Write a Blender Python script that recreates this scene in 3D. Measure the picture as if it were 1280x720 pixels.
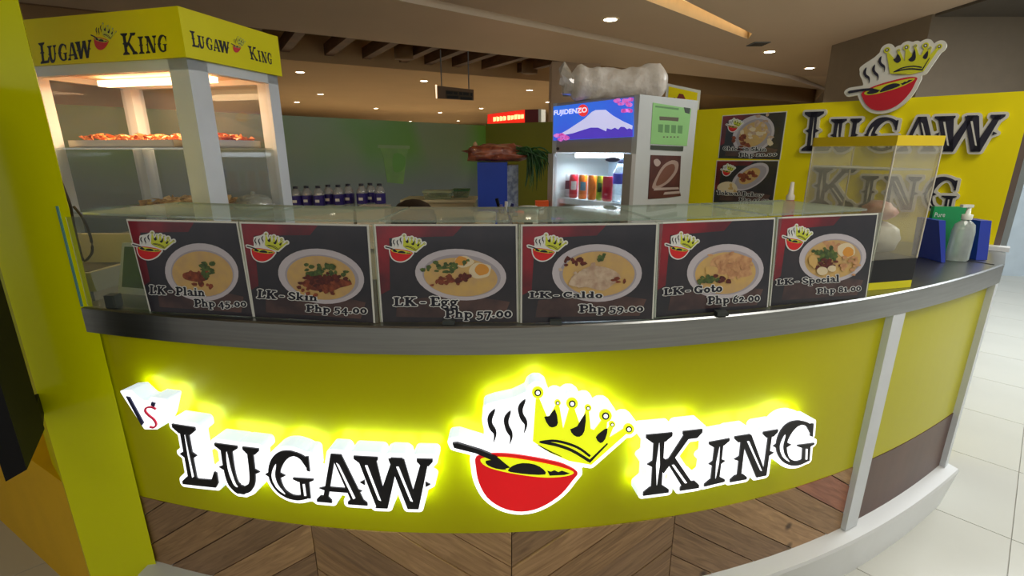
import bpy, bmesh, math, random
import numpy as np
from mathutils import Vector, Matrix, noise
random.seed(7)
for o in list(bpy.data.objects): bpy.data.objects.remove(o)
SC = bpy.context.scene; COL = SC.collection
# ------------------------------------------------------------------ camera
EYE = 1.45; F = 610.0; PIT = 0.2752
cd = bpy.data.cameras.new('camera'); cam = bpy.data.objects.new('camera', cd); COL.objects.link(cam)
cam.location = (0, 0, EYE); cam.rotation_euler = (math.pi/2-PIT, 0, 0)
cd.sensor_width = 36; cd.lens = F/1280*36; cd.clip_start = .02; cd.clip_end = 200
SC.camera = cam
# ------------------------------------------------------------------ world, lights, exposure
SC.view_settings.view_transform = 'Standard'; SC.view_settings.look = 'None'
SC.view_settings.exposure = 0.0; SC.view_settings.gamma = 1
w = bpy.data.worlds.new('world'); SC.world = w; w.use_nodes = True
bg = w.node_tree.nodes['Background']; bg.inputs[0].default_value = (.93, .95, .96, 1); bg.inputs[1].default_value = .60
def area(name, loc, size, power, color=(1, 1, 1), rot=(0, 0, 0), sy=None):
    l = bpy.data.lights.new(name, 'AREA'); l.energy = power; l.color = color; l.size = size
    if sy: l.shape = 'RECTANGLE'; l.size_y = sy
    o = bpy.data.objects.new(name, l); o.location = loc; o.rotation_euler = rot; COL.objects.link(o); return o
area('added_fill', (-.2, -1.4, 2.84), 2.4, 20, (1, .93, .82), sy=1.2)  # unseen warm panel added behind the camera for general light
area('added_fill', (4.6, 2.6, 2.84), 2.6, 170, (.92, .97, 1), sy=2.6)  # unseen cool panel added to brighten the right side
area('added_fill', (1.9, .6, 2.84), 1.2, 30, (1, .96, .88), sy=1.2)  # unseen fill panel added overhead, right of the camera
# ------------------------------------------------------------------ pixel rays and surfaces
CP, SP = math.cos(PIT), math.sin(PIT)
def ray(u, v):
    x = u-640; y = 360-v
    return Vector((x, F*CP+y*SP, -F*SP+y*CP))
def at_z(u, v, z):
    d = ray(u, v); return Vector((0, 0, EYE))+d*((z-EYE)/d.z)
def at_y(u, v, Y):
    d = ray(u, v); return Vector((0, 0, EYE))+d*(Y/d.y)
def fy(X): return 1.0822+.0509*X+.1775*X*X+.0088*X**3-.0058*X**4
def dfy(X): return .0509+.355*X+.0264*X*X-.0232*X**3
def front(X, z, off=0):                       # point on the curved counter front, off > 0 is inwards
    s = dfy(X); n = math.hypot(1, s)
    return Vector((X-s/n*off, fy(X)+off/n, z))
def px_front(u, v, off=0):                    # pixel -> (X parameter, z)
    d = ray(u, v); lo, hi = .3, 6.0
    def g(t):
        x, y = d.x*t, d.y*t
        X = x
        for _ in range(4):
            s = dfy(X); n = math.hypot(1, s); X = x+s/n*off
        return y-(fy(X)+off/math.hypot(1, dfy(X))), X
    lo /= d.y; hi /= d.y
    for _ in range(50):
        m = (lo+hi)/2
        if g(m)[0] > 0: hi = m
        else: lo = m
    return g(lo)[1], EYE+d.z*lo
class Plane:                                   # vertical plane through p0 -> p1 (plan), normal towards the camera
    def __init__(s, p0, p1):
        s.p0 = Vector((p0[0], p0[1], 0)); s.e = Vector((p1[0]-p0[0], p1[1]-p0[1], 0)); s.w = s.e.length; s.e.normalize()
        s.n = Vector((s.e.y, -s.e.x, 0))
        if s.n.dot(-s.p0) < 0: s.n = -s.n
    def px(s, u, v, d=0):
        r = ray(u, v); q = s.p0+s.n*d; c = Vector((0, 0, EYE))
        t = (q-c).dot(s.n)/r.dot(s.n); P = c+r*t
        return (P-q).dot(s.e), P.z
    def pt(s, a, z, d=0): return s.p0+s.e*a+s.n*d+Vector((0, 0, z))
    def shift(s, d):
        q = s.p0+s.n*d; return Plane((q.x, q.y), (q.x+s.e.x*s.w, q.y+s.e.y*s.w))
def bil(q, a, b):                              # quad TL TR BR BL, a right, b up
    TL, TR, BR, BL = q
    return tuple((BL[i]*(1-a)+BR[i]*a)*(1-b)+(TL[i]*(1-a)+TR[i]*a)*b for i in range(2))
# ------------------------------------------------------------------ materials
def lin(c):
    return tuple(((x/255)/12.92 if x/255 <= .04045 else ((x/255+.055)/1.055)**2.4) for x in c)
MATS = {}
def M(name, rgb, rough=.5, metal=0, spec=None, var=.06, scale=8, bump=0, emit=0, coat=0, rgb2=None, stretch=None):
    if name in MATS: return MATS[name]
    m = bpy.data.materials.new(name); m.use_nodes = True; nt = m.node_tree; b = nt.nodes['Principled BSDF']
    c = lin(rgb); c2 = lin(rgb2) if rgb2 else tuple(x*(1-var) for x in c)
    tc = nt.nodes.new('ShaderNodeTexCoord'); mp = nt.nodes.new('ShaderNodeMapping'); no = nt.nodes.new('ShaderNodeTexNoise')
    nt.links.new(tc.outputs['Object'], mp.inputs[0]); nt.links.new(mp.outputs[0], no.inputs['Vector'])
    if stretch: mp.inputs['Scale'].default_value = stretch
    no.inputs['Scale'].default_value = scale; no.inputs['Detail'].default_value = 4
    r = nt.nodes.new('ShaderNodeValToRGB'); r.color_ramp.elements[0].position = .35; r.color_ramp.elements[1].position = .65
    r.color_ramp.elements[0].color = (*c2, 1); r.color_ramp.elements[1].color = (*c, 1)
    nt.links.new(no.outputs[0], r.inputs[0]); nt.links.new(r.outputs[0], b.inputs['Base Color'])
    b.inputs['Roughness'].default_value = rough; b.inputs['Metallic'].default_value = metal
    if spec is not None: b.inputs['Specular IOR Level'].default_value = spec
    if coat: b.inputs['Coat Weight'].default_value = coat; b.inputs['Coat Roughness'].default_value = .08
    if bump:
        bp = nt.nodes.new('ShaderNodeBump'); bp.inputs['Strength'].default_value = bump; bp.inputs['Distance'].default_value = .01
        nt.links.new(no.outputs[0], bp.inputs['Height']); nt.links.new(bp.outputs[0], b.inputs['Normal'])
    if emit:
        nt.links.new(r.outputs[0], b.inputs['Emission Color']); b.inputs['Emission Strength'].default_value = emit
    MATS[name] = m; return m
def glass(name, tint=(.93, .97, .95), gloss=.12, haze=0.0, hazecol=(.8, .85, .82)):
    if name in MATS: return MATS[name]
    m = bpy.data.materials.new(name); m.use_nodes = True; nt = m.node_tree; nt.nodes.clear()
    out = nt.nodes.new('ShaderNodeOutputMaterial'); tr = nt.nodes.new('ShaderNodeBsdfTransparent'); gl = nt.nodes.new('ShaderNodeBsdfGlossy')
    tr.inputs[0].default_value = (*tint, 1); gl.inputs['Roughness'].default_value = .03
    fr = nt.nodes.new('ShaderNodeLayerWeight'); fr.inputs[0].default_value = .35
    mu = nt.nodes.new('ShaderNodeMath'); mu.operation = 'MULTIPLY_ADD'; mu.inputs[1].default_value = gloss*2; mu.inputs[2].default_value = gloss*.3
    nt.links.new(fr.outputs['Fresnel'], mu.inputs[0])
    mx = nt.nodes.new('ShaderNodeMixShader'); nt.links.new(mu.outputs[0], mx.inputs[0]); nt.links.new(tr.outputs[0], mx.inputs[1]); nt.links.new(gl.outputs[0], mx.inputs[2])
    last = mx
    if haze:
        df = nt.nodes.new('ShaderNodeBsdfDiffuse'); no = nt.nodes.new('ShaderNodeTexNoise'); no.inputs['Scale'].default_value = 3
        df.inputs[0].default_value = (*hazecol, 1)
        m2 = nt.nodes.new('ShaderNodeMath'); m2.operation = 'MULTIPLY_ADD'; m2.inputs[1].default_value = haze*.6; m2.inputs[2].default_value = haze*.7
        nt.links.new(no.outputs[0], m2.inputs[0])
        mx2 = nt.nodes.new('ShaderNodeMixShader'); nt.links.new(m2.outputs[0], mx2.inputs[0]); nt.links.new(last.outputs[0], mx2.inputs[1]); nt.links.new(df.outputs[0], mx2.inputs[2]); last = mx2
    nt.links.new(last.outputs[0], out.inputs[0]); MATS[name] = m; return m
Y_PANEL = M('yellow_panel_laminate', (192, 188, 0), .30, spec=.2, var=.04, scale=3)
Y_PILLAR = M('yellow_pillar_laminate', (222, 226, 0), .22, spec=.35, var=.04, scale=3)
Y_WALL = M('yellow_wall_board', (240, 224, 6), .45, spec=.2, var=.05, scale=3)
Y_HEAD = M('yellow_header_vinyl', (232, 224, 2), .4, spec=.25, var=.04)
STEEL = M('brushed_steel', (160, 162, 160), .30, metal=1, var=.12, scale=5, stretch=(1, 1, 30), bump=.02)
WHITE = M('white_paint', (222, 226, 226), .35)
WHITE_M = M('white_metal', (214, 220, 224), .3)
BLACK = M('black_print', (14, 16, 26), .4)
BLACK_L = M('black_letter_acrylic', (10, 12, 26), .35)
GREY = M('grey_plastic', (120, 122, 124), .5)
BROWN = M('dark_brown_laminate', (92, 58, 44), .35, var=.25, scale=6)
GLASS = glass('clear_glass', (.91, .95, .92), .12, .05)
SHELFG = glass('green_edge_glass', (.80, .88, .83), .12, .22, (.62, .70, .60))
GEDGE = M('glass_edge', (186, 196, 170), .2)
CABG = glass('cabinet_glass', (.95, .96, .95), .015, .03, (.8, .7, .55))
ACRYL = glass('frosted_acrylic', (.95, .94, .90), .08, .10, (.80, .78, .66))
HALO = M('lit_white_acrylic', (250, 252, 255), .4, emit=1.15, var=.01)
HALO_S = M('lit_white_acrylic_side', (214, 228, 240), .4, emit=.85, var=.02)
HALO_B = M('backlight_leds', (232, 255, 206), .4, emit=7, var=.01)
RED_L = M('lit_red_acrylic', (226, 8, 22), .35, emit=.45)
YEL_L = M('lit_yellow_acrylic', (214, 224, 20), .35, emit=.95)
# ------------------------------------------------------------------ mesh builder
class MB:
    def __init__(s): s.v = []; s.f = []; s.m = []; s.sm = []
    def add(s, vs, fs, mi=0, smooth=False):
        b = len(s.v); s.v += [tuple(v) for v in vs]
        for f in fs: s.f.append([b+i for i in f]); s.m.append(mi); s.sm.append(smooth)
    def box(s, a, b, mi=0, rot=None, org=None):
        x0, y0, z0 = a; x1, y1, z1 = b
        vs = [Vector(p) for p in ((x0, y0, z0), (x1, y0, z0), (x1, y1, z0), (x0, y1, z0), (x0, y0, z1), (x1, y0, z1), (x1, y1, z1), (x0, y1, z1))]
        if rot is not None:
            R = Matrix.Rotation(rot, 3, 'Z'); o = Vector(org or (0, 0, 0)); vs = [R @ (p-o)+o for p in vs]
        s.add(vs, [(0, 3, 2, 1), (4, 5, 6, 7), (0, 1, 5, 4), (1, 2, 6, 5), (2, 3, 7, 6), (3, 0, 4, 7)], mi)
    def fbox(s, o, e, n, a0, a1, d0, d1, z0, z1, mi=0):   # box in the frame of plan vectors e (along) and n
        vs = [Vector((o[0], o[1], 0))+e*a+n*d+Vector((0, 0, z)) for z in (z0, z1) for a, d in ((a0, d0), (a1, d0), (a1, d1), (a0, d1))]
        s.add(vs, [(0, 3, 2, 1), (4, 5, 6, 7), (0, 1, 5, 4), (1, 2, 6, 5), (2, 3, 7, 6), (3, 0, 4, 7)], mi)
    def hexa(s, bot, top, mi=0):
        n = len(bot); s.add(list(bot)+list(top), [tuple(range(n))[::-1], tuple(range(n, 2*n))]+[(i, (i+1) % n, n+(i+1) % n, n+i) for i in range(n)], mi)
    def prismz(s, poly, z0, z1, mi=0): s.hexa([(x, y, z0) for x, y in poly], [(x, y, z1) for x, y in poly], mi)
    def prism(s, poly, fn, d0, d1, mi=0, mside=None):      # poly in local 2d, fn(a, b, depth)
        n = len(poly); A = [fn(a, b, d0) for a, b in poly]; B = [fn(a, b, d1) for a, b in poly]
        s.add(B, [tuple(range(n))], mi)
        s.add(A+B, [tuple(range(n))[::-1]]+[(i, (i+1) % n, n+(i+1) % n, n+i) for i in range(n)], mi if mside is None else mside)
    def tube(s, path, r, mi=0, seg=8, caps=True):
        P = [Vector(p) for p in path]; rings = []
        for i, p in enumerate(P):
            t = (P[min(i+1, len(P)-1)]-P[max(i-1, 0)]).normalized()
            u = t.cross(Vector((0, 0, 1)))
            if u.length < .1: u = t.cross(Vector((1, 0, 0)))
            u.normalize(); w_ = t.cross(u); rr = r[i] if isinstance(r, (list, tuple)) else r
            rings.append([p+u*math.cos(k*2*math.pi/seg)*rr+w_*math.sin(k*2*math.pi/seg)*rr for k in range(seg)])
        vs = [v for R in rings for v in R]; fs = []
        for i in range(len(P)-1):
            for k in range(seg): fs.append((i*seg+k, i*seg+(k+1) % seg, (i+1)*seg+(k+1) % seg, (i+1)*seg+k))
        s.add(vs, fs, mi, True)
        if caps: s.add(rings[0], [tuple(range(seg))], mi); s.add(rings[-1], [tuple(range(seg))[::-1]], mi)
    def lathe(s, prof, c=(0, 0, 0), mi=0, seg=20, sx=1, sy=1):
        c = Vector(c); vs = [c+Vector((r*math.cos(2*math.pi*k/seg)*sx, r*math.sin(2*math.pi*k/seg)*sy, z)) for r, z in prof for k in range(seg)]
        fs = [(i*seg+k, i*seg+(k+1) % seg, (i+1)*seg+(k+1) % seg, (i+1)*seg+k) for i in range(len(prof)-1) for k in range(seg)]
        s.add(vs, fs, mi, True)
    def build(s, name, mats, parent=None, world=True):
        if not isinstance(mats, (list, tuple)): mats = [mats]
        me = bpy.data.meshes.new(name); vs = s.v
        o = bpy.data.objects.new(name, me)
        if parent is not None:
            o.parent = parent
            if world:
                I = wm(parent).inverted(); vs = [I @ Vector(v) for v in vs]
        me.from_pydata([tuple(v) for v in vs], [], s.f)
        for m in mats: me.materials.append(m)
        me.polygons.foreach_set('material_index', s.m); me.polygons.foreach_set('use_smooth', s.sm)
        me.update(); COL.objects.link(o); return o
def wm(o):
    m = Matrix.Translation(o.location) @ o.rotation_euler.to_matrix().to_4x4()
    return wm(o.parent) @ m if o.parent else m
def thing(name, label, cat, loc=(0, 0, 0), group=None, rz=0):
    o = bpy.data.objects.new(name, None); o.empty_display_size = .05; COL.objects.link(o); o.location = loc; o.rotation_euler = (0, 0, rz)
    o['label'] = label; o['category'] = cat
    if group: o['group'] = group
    return o
def tag(o, label, cat, group=None):
    o['label'] = label; o['category'] = cat
    if group: o['group'] = group
    return o
def struct(o, kind='structure'): o['kind'] = kind; return o
def copy_tree(o, parent=None, loc=None, label=None):
    c = o.copy(); COL.objects.link(c)
    if parent: c.parent = parent
    if loc is not None: c.location = loc
    if label: c['label'] = label
    for ch in o.children: copy_tree(ch, c)
    return c
# signed distance plate with marching squares: dilated union of polygons
def plate(mb, polys, r, cell, fn, d0, d1, mi=0, ms=0, mback=None):
    P = [np.array(p, float) for p in polys]; allp = np.vstack(P)
    lo = allp.min(0)-r-2*cell; hi = allp.max(0)+r+2*cell
    nx = int((hi[0]-lo[0])/cell)+2; ny = int((hi[1]-lo[1])/cell)+2
    gx = lo[0]+np.arange(nx)*cell; gy = lo[1]+np.arange(ny)*cell
    GX, GY = np.meshgrid(gx, gy, indexing='ij'); D = np.full(GX.shape, 1e9)
    for p in P:
        d = np.full(GX.shape, 1e9); ins = np.zeros(GX.shape, bool); n = len(p)
        for i in range(n):
            a = p[i]; b = p[(i+1) % n]; e = b-a; L = (e@e)+1e-12
            t = np.clip(((GX-a[0])*e[0]+(GY-a[1])*e[1])/L, 0, 1)
            d = np.minimum(d, (GX-a[0]-t*e[0])**2+(GY-a[1]-t*e[1])**2)
            if a[1] != b[1]:
                c = ((a[1] > GY) != (b[1] > GY)) & (GX < (b[0]-a[0])*(GY-a[1])/(b[1]-a[1])+a[0]); ins ^= c
        d = np.sqrt(d); D = np.minimum(D, np.where(ins, -d, d))
    march(mb, D-r, gx, gy, fn, d0, d1, mi, ms, mback)
def march(mb, V, gx, gy, fn, d0, d1, mi=0, ms=0, mback=None, solid=True):
    nx, ny = V.shape; vid = {}; vs = []; fs = []; seg = []
    def vert(k, a, b):
        if k not in vid: vid[k] = len(vs); vs.append((a, b))
        return vid[k]
    for i in range(nx-1):
        for j in range(ny-1):
            cs = [(i, j), (i+1, j), (i+1, j+1), (i, j+1)]; vals = [V[c] for c in cs]
            if min(vals) >= 0: continue
            poly = []; kinds = []
            for k in range(4):
                c, v = cs[k], vals[k]; c2, v2 = cs[(k+1) % 4], vals[(k+1) % 4]
                if v < 0: poly.append(vert(c, gx[c[0]], gy[c[1]])); kinds.append(0)
                if (v < 0) != (v2 < 0):
                    t = v/(v-v2); key = (min(c, c2), max(c, c2))
                    poly.append(vert(key, gx[c[0]]+t*(gx[c2[0]]-gx[c[0]]), gy[c[1]]+t*(gy[c2[1]]-gy[c[1]]))); kinds.append(1 if v < 0 else 2)
            if len(poly) >= 3:
                fs.append(tuple(poly))
                for k in range(len(poly)):
                    if kinds[k] == 1 and kinds[(k+1) % len(poly)] == 2: seg.append((poly[k], poly[(k+1) % len(poly)]))
    A = [fn(a, b, d0) for a, b in vs]; B = [fn(a, b, d1) for a, b in vs]
    mb.add(B, fs, mi)
    if not solid: return
    mb.add(A, [f[::-1] for f in fs], ms if mback is None else mback)
    n = len(vs); mb.add(A+B, [(p, q, n+q, n+p) for p, q in seg], ms)
def band(path, w):                              # tapered stroke polygon
    n = len(path); L, R = [], []
    for i, (x, y) in enumerate(path):
        x0, y0 = path[max(i-1, 0)]; x1, y1 = path[min(i+1, n-1)]; l = math.hypot(x1-x0, y1-y0) or 1
        nx, ny = -(y1-y0)/l, (x1-x0)/l; ww = (w[i] if isinstance(w, (list, tuple)) else w)/2
        L.append((x+nx*ww, y+ny*ww)); R.append((x-nx*ww, y-ny*ww))
    return L+R[::-1]
def smooth(path, k=4):
    out = []; n = len(path)
    for i in range(n-1):
        p0, p1, p2, p3 = path[max(i-1, 0)], path[i], path[i+1], path[min(i+2, n-1)]
        for j in range(k):
            t = j/k
            out.append(tuple(.5*((2*p1[c])+(-p0[c]+p2[c])*t+(2*p0[c]-5*p1[c]+4*p2[c]-p3[c])*t*t+(-p0[c]+3*p1[c]-3*p2[c]+p3[c])*t**3) for c in range(len(p1))))
    out.append(path[-1]); return out
def smooth_closed(path, k=3):
    n = len(path); q = [path[-1]]+list(path)+[path[0], path[1]]; out = []
    for i in range(1, n+1):
        p0, p1, p2, p3 = q[i-1], q[i], q[i+1], q[i+2] if i+2 < len(q) else path[1]
        for j in range(k):
            t = j/k
            out.append(tuple(.5*((2*p1[c])+(-p0[c]+p2[c])*t+(2*p0[c]-5*p1[c]+4*p2[c]-p3[c])*t*t+(-p0[c]+3*p1[c]-3*p2[c]+p3[c])*t**3) for c in range(2)))
    return out
def circ(cx, cy, r, n=16, ry=None, ph=0):
    ry = ry or r; return [(cx+r*math.cos(2*math.pi*k/n+ph), cy+ry*math.sin(2*math.pi*k/n+ph)) for k in range(n)]
def blob(cx, cy, rx, ry, rnd, n=12, j=.25):
    return [(cx+rx*math.cos(2*math.pi*k/n)*(1+rnd.uniform(-j, j)), cy+ry*math.sin(2*math.pi*k/n)*(1+rnd.uniform(-j, j))) for k in range(n)]
# ------------------------------------------------------------------ glyphs of the spurred slab letter, unit box
def R_(x0, y0, x1, y1): return [(x0, y0), (x1, y0), (x1, y1), (x0, y1)]
def serif(cx, y, w, up=True, h=.09):
    s = 1 if up else -1
    return [(cx-w/2, y), (cx+w/2, y), (cx+w/2, y-s*h*.6), (cx+w/4, y-s*h*1.5), (cx-w/4, y-s*h*1.5), (cx-w/2, y-s*h*.6)]
def spur(x, y, d): return [(x, y+.05), (x+d*.09, y), (x, y-.05)]
def glyph(c):
    K, I = [], []
    if c == 'L':
        K += [R_(.20, .02, .43, .98), serif(.32, 1, .62), serif(.30, 0, .56, False), [(.3, 0), (.9, 0), (.98, .08), (.99, .26), (.93, .28), (.82, .13), (.3, .12)], spur(.2, .52, -1.3), spur(.43, .52, 1.3)]
        I += [[(.33, .14), (.37, .16), (.35, .5), (.335, .86), (.32, .5)]]
    if c == 'U':
        K += [serif(.26, 1, .52), serif(.82, 1, .36), band(smooth([(.26, .98), (.26, .5), (.30, .22), (.40, .09), (.54, .06), (.68, .12), (.77, .25), (.80, .5), (.80, .98)]), [.26]*10+[.24]*4+[.19]*3+[.15]*4+[.13]*12), spur(.13, .5, -1.2), spur(.87, .5, 1.2)]
        I += [band(smooth([(.27, .86), (.28, .5), (.35, .2), (.42, .12)]), [0, .02, .04, .05, .06, .06, .06, .05, .05, .04, .03, .02, 0])]
    if c == 'G':
        K += [band(smooth([(.93, .70), (.86, .86), (.70, .95), (.52, .95), (.33, .85), (.20, .65), (.18, .42), (.28, .2), (.45, .08), (.64, .05), (.84, .10)]), [.06, .08, .1, .12, .12, .10, .09, .08, .08, .08, .1, .12, .14, .17, .2, .22, .24, .25, .26, .26, .26, .26, .26, .26, .25, .24, .22, .2, .18, .16, .14, .13, .12, .11, .1, .1, .1, .1, .1, .1, .1]),
              R_(.72, .06, .92, .42), serif(.80, .47, .44, True, .05), [(.90, .92), (.96, .92), (.96, .62), (.90, .64)], spur(.06, .5, -1), spur(.31, .5, 1.2)]
        I += [band(smooth([(.24, .74), (.16, .5), (.22, .28), (.38, .12)]), [0, .03, .05, .06, .07, .07, .07, .06, .06, .05, .04, .02, 0]), [(.80, .12), (.84, .12), (.83, .36), (.79, .36)]]
    if c == 'A':
        K += [[(.36, 1), (.58, 1), (.96, .04), (.70, .04)], [(.36, 1), (.46, 1), (.22, .04), (.12, .04)], R_(.22, .24, .72, .33), serif(.15, 0, .30, False), serif(.81, 0, .38, False), [(.06, .29), (.22, .34), (.22, .24)], spur(.80, .29, 1.4)]
        I += [[(.47, .84), (.52, .8), (.78, .15), (.74, .13)]]
    if c == 'W':
        K += [[(.04, .98), (.28, .98), (.40, .0), (.26, .0)], [(.24, .0), (.40, .0), (.57, .98), (.49, .98)], [(.44, .98), (.64, .98), (.80, 0), (.66, 0)], [(.66, 0), (.80, 0), (.95, .98), (.86, .98)],
              serif(.15, 1, .31), serif(.90, 1, .2), R_(.47, .93, .62, 1.0), spur(.12, .5, -.7), spur(.90, .5, .7)]
        I += [[(.14, .84), (.17, .84), (.32, .16), (.29, .18)], [(.54, .84), (.57, .84), (.73, .16), (.70, .18)]]
    if c == 'K':
        K += [R_(.16, .02, .34, .98), serif(.25, 1, .44), serif(.25, 0, .44, False), [(.32, .40), (.70, .98), (.84, .98), (.36, .34)], [(.38, .56), (.53, .60), (.93, .04), (.72, .04)], serif(.82, 1, .34), serif(.84, 0, .34, False), spur(.16, .52, -1), [(.34, .6), (.44, .52), (.34, .44)]]
        I += [[(.25, .16), (.28, .5), (.25, .86), (.22, .5)], [(.49, .47), (.53, .47), (.78, .13), (.74, .13)]]
    if c == 'I':
        K += [R_(.30, .02, .70, .98), serif(.5, 1, .94), serif(.5, 0, .94, False), spur(.3, .5, -2), spur(.7, .5, 2)]
        I += [[(.50, .14), (.57, .5), (.52, .86), (.45, .5)]]
    if c == 'N':
        K += [R_(.16, .02, .25, .98), [(.12, .98), (.38, .98), (.86, .0), (.62, .0)], R_(.78, .0, .86, .98), serif(.18, 1, .34), serif(.20, 0, .38, False), serif(.82, 1, .34), spur(.16, .5, -1.2), spur(.86, .5, 1.2)]
        I += [[(.29, .86), (.33, .86), (.72, .14), (.68, .16)]]
    return K, I
WORDS = {'LUGAW': [('L', 0, .185, 1), ('U', .165, .335, .8), ('G', .365, .535, .8), ('A', .55, .74, .8), ('W', .70, 1.0, .8)],
         'KING': [('K', 0, .34, 1), ('I', .375, .50, .8), ('N', .53, .78, .8), ('G', .80, 1.0, .8)]}
def word_quads(word, quad):
    out = []
    for c, a0, a1, h in WORDS[word]:
        out.append((c, [bil(quad, a0, h), bil(quad, a1, h), bil(quad, a1, 0), bil(quad, a0, 0)]))
    return out
def make_word(letters, fn, t, lay, halo, parent, cell=.004, r=.0115, blk=BLACK_L, wht=HALO, side=HALO_S, hname='halo', back=0.0):
    """letters: (char, quad in local 2d); fn(a,b,depth). lay = depth of halo face, t = letter thickness"""
    polys = []
    for c, q in letters:
        K, I = glyph(c)
        KK = [[bil(q, *p) for p in k] for k in K]; II = [[bil(q, *p) for p in k] for k in I]
        polys += KK
        mb = MB()
        for k in KK: mb.prism(k, fn, lay, lay+t, 0)
        for k in II: mb.prism(k, fn, lay+t, lay+t*1.4, 1)
        mb.build('letter', [blk, wht], parent)
    if halo:
        mb = MB(); plate(mb, polys, r, cell, fn, back, lay, 0, 1, 2 if back else None); mb.build(hname, [wht, side]+([HALO_B] if back else []), parent)
# ------------------------------------------------------------------ bowl and crown emblem, drawn in its own 2d units (y down)
LG = {}
LG['bowl'] = smooth_closed([(182, 425), (180, 470), (192, 530), (225, 590), (280, 630), (345, 648), (410, 643), (470, 618), (530, 575), (575, 520), (594, 488), (540, 456), (480, 440), (400, 425), (320, 414), (245, 412)], 3)
LG['soup'] = smooth_closed([(198, 436), (230, 426), (300, 426), (400, 440), (500, 460), (575, 484), (560, 500), (500, 508), (440, 507), (360, 497), (280, 482), (220, 462)], 3)
LG['soupring'] = LG['soup']
LG['veg'] = [smooth_closed([(310, 480), (330, 460), (370, 449), (420, 455), (455, 475), (462, 495), (400, 495), (340, 488)], 2), [(470, 480), (485, 484), (500, 478), (515, 486), (530, 480), (562, 491), (540, 497), (480, 500)]]
LG['spoon'] = [[(85, 368), (104, 366), (200, 395), (262, 420), (318, 466), (300, 470), (240, 434), (180, 408), (92, 386)], smooth_closed([(220, 440), (255, 438), (290, 458), (302, 474), (262, 470), (228, 456)], 2)]
wq = [1, 9, 15, 19, 20, 20, 19, 18, 19, 20, 20, 17, 12, 9, 6, 3, 1]
LG['steam'] = [band(smooth(p), wq) for p in ([(258, 232), (238, 265), (240, 298), (258, 330), (252, 368)], [(322, 238), (304, 272), (308, 305), (324, 340), (318, 374)], [(382, 192), (362, 225), (366, 258), (384, 292), (376, 330)])]
LG['crown'] = [(412, 362), (424, 190), (440, 190), (474, 272), (500, 225), (512, 205), (522, 225), (536, 312), (562, 222), (580, 222), (606, 300), (628, 236), (640, 232), (648, 312), (662, 318), (700, 268), (716, 272), (712, 320), (732, 290), (742, 300), (722, 350), (792, 306), (806, 320), (650, 458), (560, 442), (480, 408)]
LG['balls'] = [(432, 163, 24), (513, 205, 13), (572, 208, 24), (637, 226, 14), (708, 258, 26), (735, 293, 13), (803, 312, 22)]
LG['gems'] = [smooth_closed([(458, 262), (478, 258), (502, 230), (514, 285), (500, 302), (478, 300)], 2), smooth_closed([(564, 312), (592, 300), (626, 246), (622, 318), (602, 342), (578, 336)], 2), smooth_closed([(668, 345), (690, 322), (716, 308), (706, 352), (686, 368)], 2)]
LG['base'] = [band(smooth([(438, 364), (500, 374), (570, 398), (640, 440)]), [3, 8, 10, 12, 12, 12, 12, 12, 12, 12, 12, 12, 12]), band(smooth([(440, 362), (510, 360), (590, 384), (645, 422)]), [3, 6, 8, 10, 10, 10, 10, 10, 10, 10, 10, 10, 10]), band([(640, 446), (716, 370)], [10, 5]), band(smooth([(432, 376), (480, 402), (530, 424)]), [1, 3, 4, 5, 5, 4, 3, 2, 1])]
LG['fill'] = [(232, 232), (262, 222), (340, 205), (425, 165), (440, 360), (600, 440), (590, 480), (200, 430), (236, 400)]
def make_logo(fn2, r, cell, parent, lay, t, back=0.0, mats=(HALO, HALO_S, RED_L, YEL_L, BLACK_L), name='emblem', halo=True, split=True):
    """fn2(u,v) emblem units -> local 2d ; fn: local 2d + depth -> world"""
    m2, fn = fn2
    T = lambda p: [m2(*q) for q in p]
    if halo:
        mb = MB(); hp = [T(LG['bowl']), T(LG['crown']), T(LG['fill'])]+[T(p) for p in LG['steam']]+[T(LG['spoon'][0])]+[T(circ(x, y, q, 10)) for x, y, q in LG['balls']]
        plate(mb, hp, r, cell, fn, back, lay, 0, 1, 2 if back > .013 else None); mb.build('halo', [mats[0], mats[1]]+([HALO_B] if back > .013 else []), parent)
    H, _, RD, YE, BK = mats
    b = MB(); b.prism(T(LG['bowl']), fn, lay, lay+t, 0); b.prism(T(LG['soup']), fn, lay+t, lay+t*1.25, 1)
    for p in LG['veg']: b.prism(T(p), fn, lay+t*1.25, lay+t*1.5, 2)
    b.build('bowl', [RD, YE, BK], parent)
    s = MB()
    for p in LG['spoon']: s.prism(T(p), fn, lay, lay+t*1.8, 0)
    s.build('spoon', [BK], parent)
    for p in LG['steam']:
        q = MB(); q.prism(T(p), fn, lay, lay+t, 0); q.build('steam_wisp', [BK], parent)
    c = MB(); c.prism(T(LG['crown']), fn, lay, lay+t, 0)
    for x, y, q in LG['balls']:
        c.prism(T(circ(x, y, q, 14)), fn, lay, lay+t*1.1, 0); c.prism(T(circ(x, y, q*.58, 12)), fn, lay+t, lay+t*1.25, 1); c.prism(T(circ(x, y, q*.34, 10)), fn, lay+t*1.1, lay+t*1.4, 2)
    for p in LG['gems']+LG['base']: c.prism(T(p), fn, lay+t, lay+t*1.3, 1)
    c.build('crown', [YE, BK, H], parent)
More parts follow.
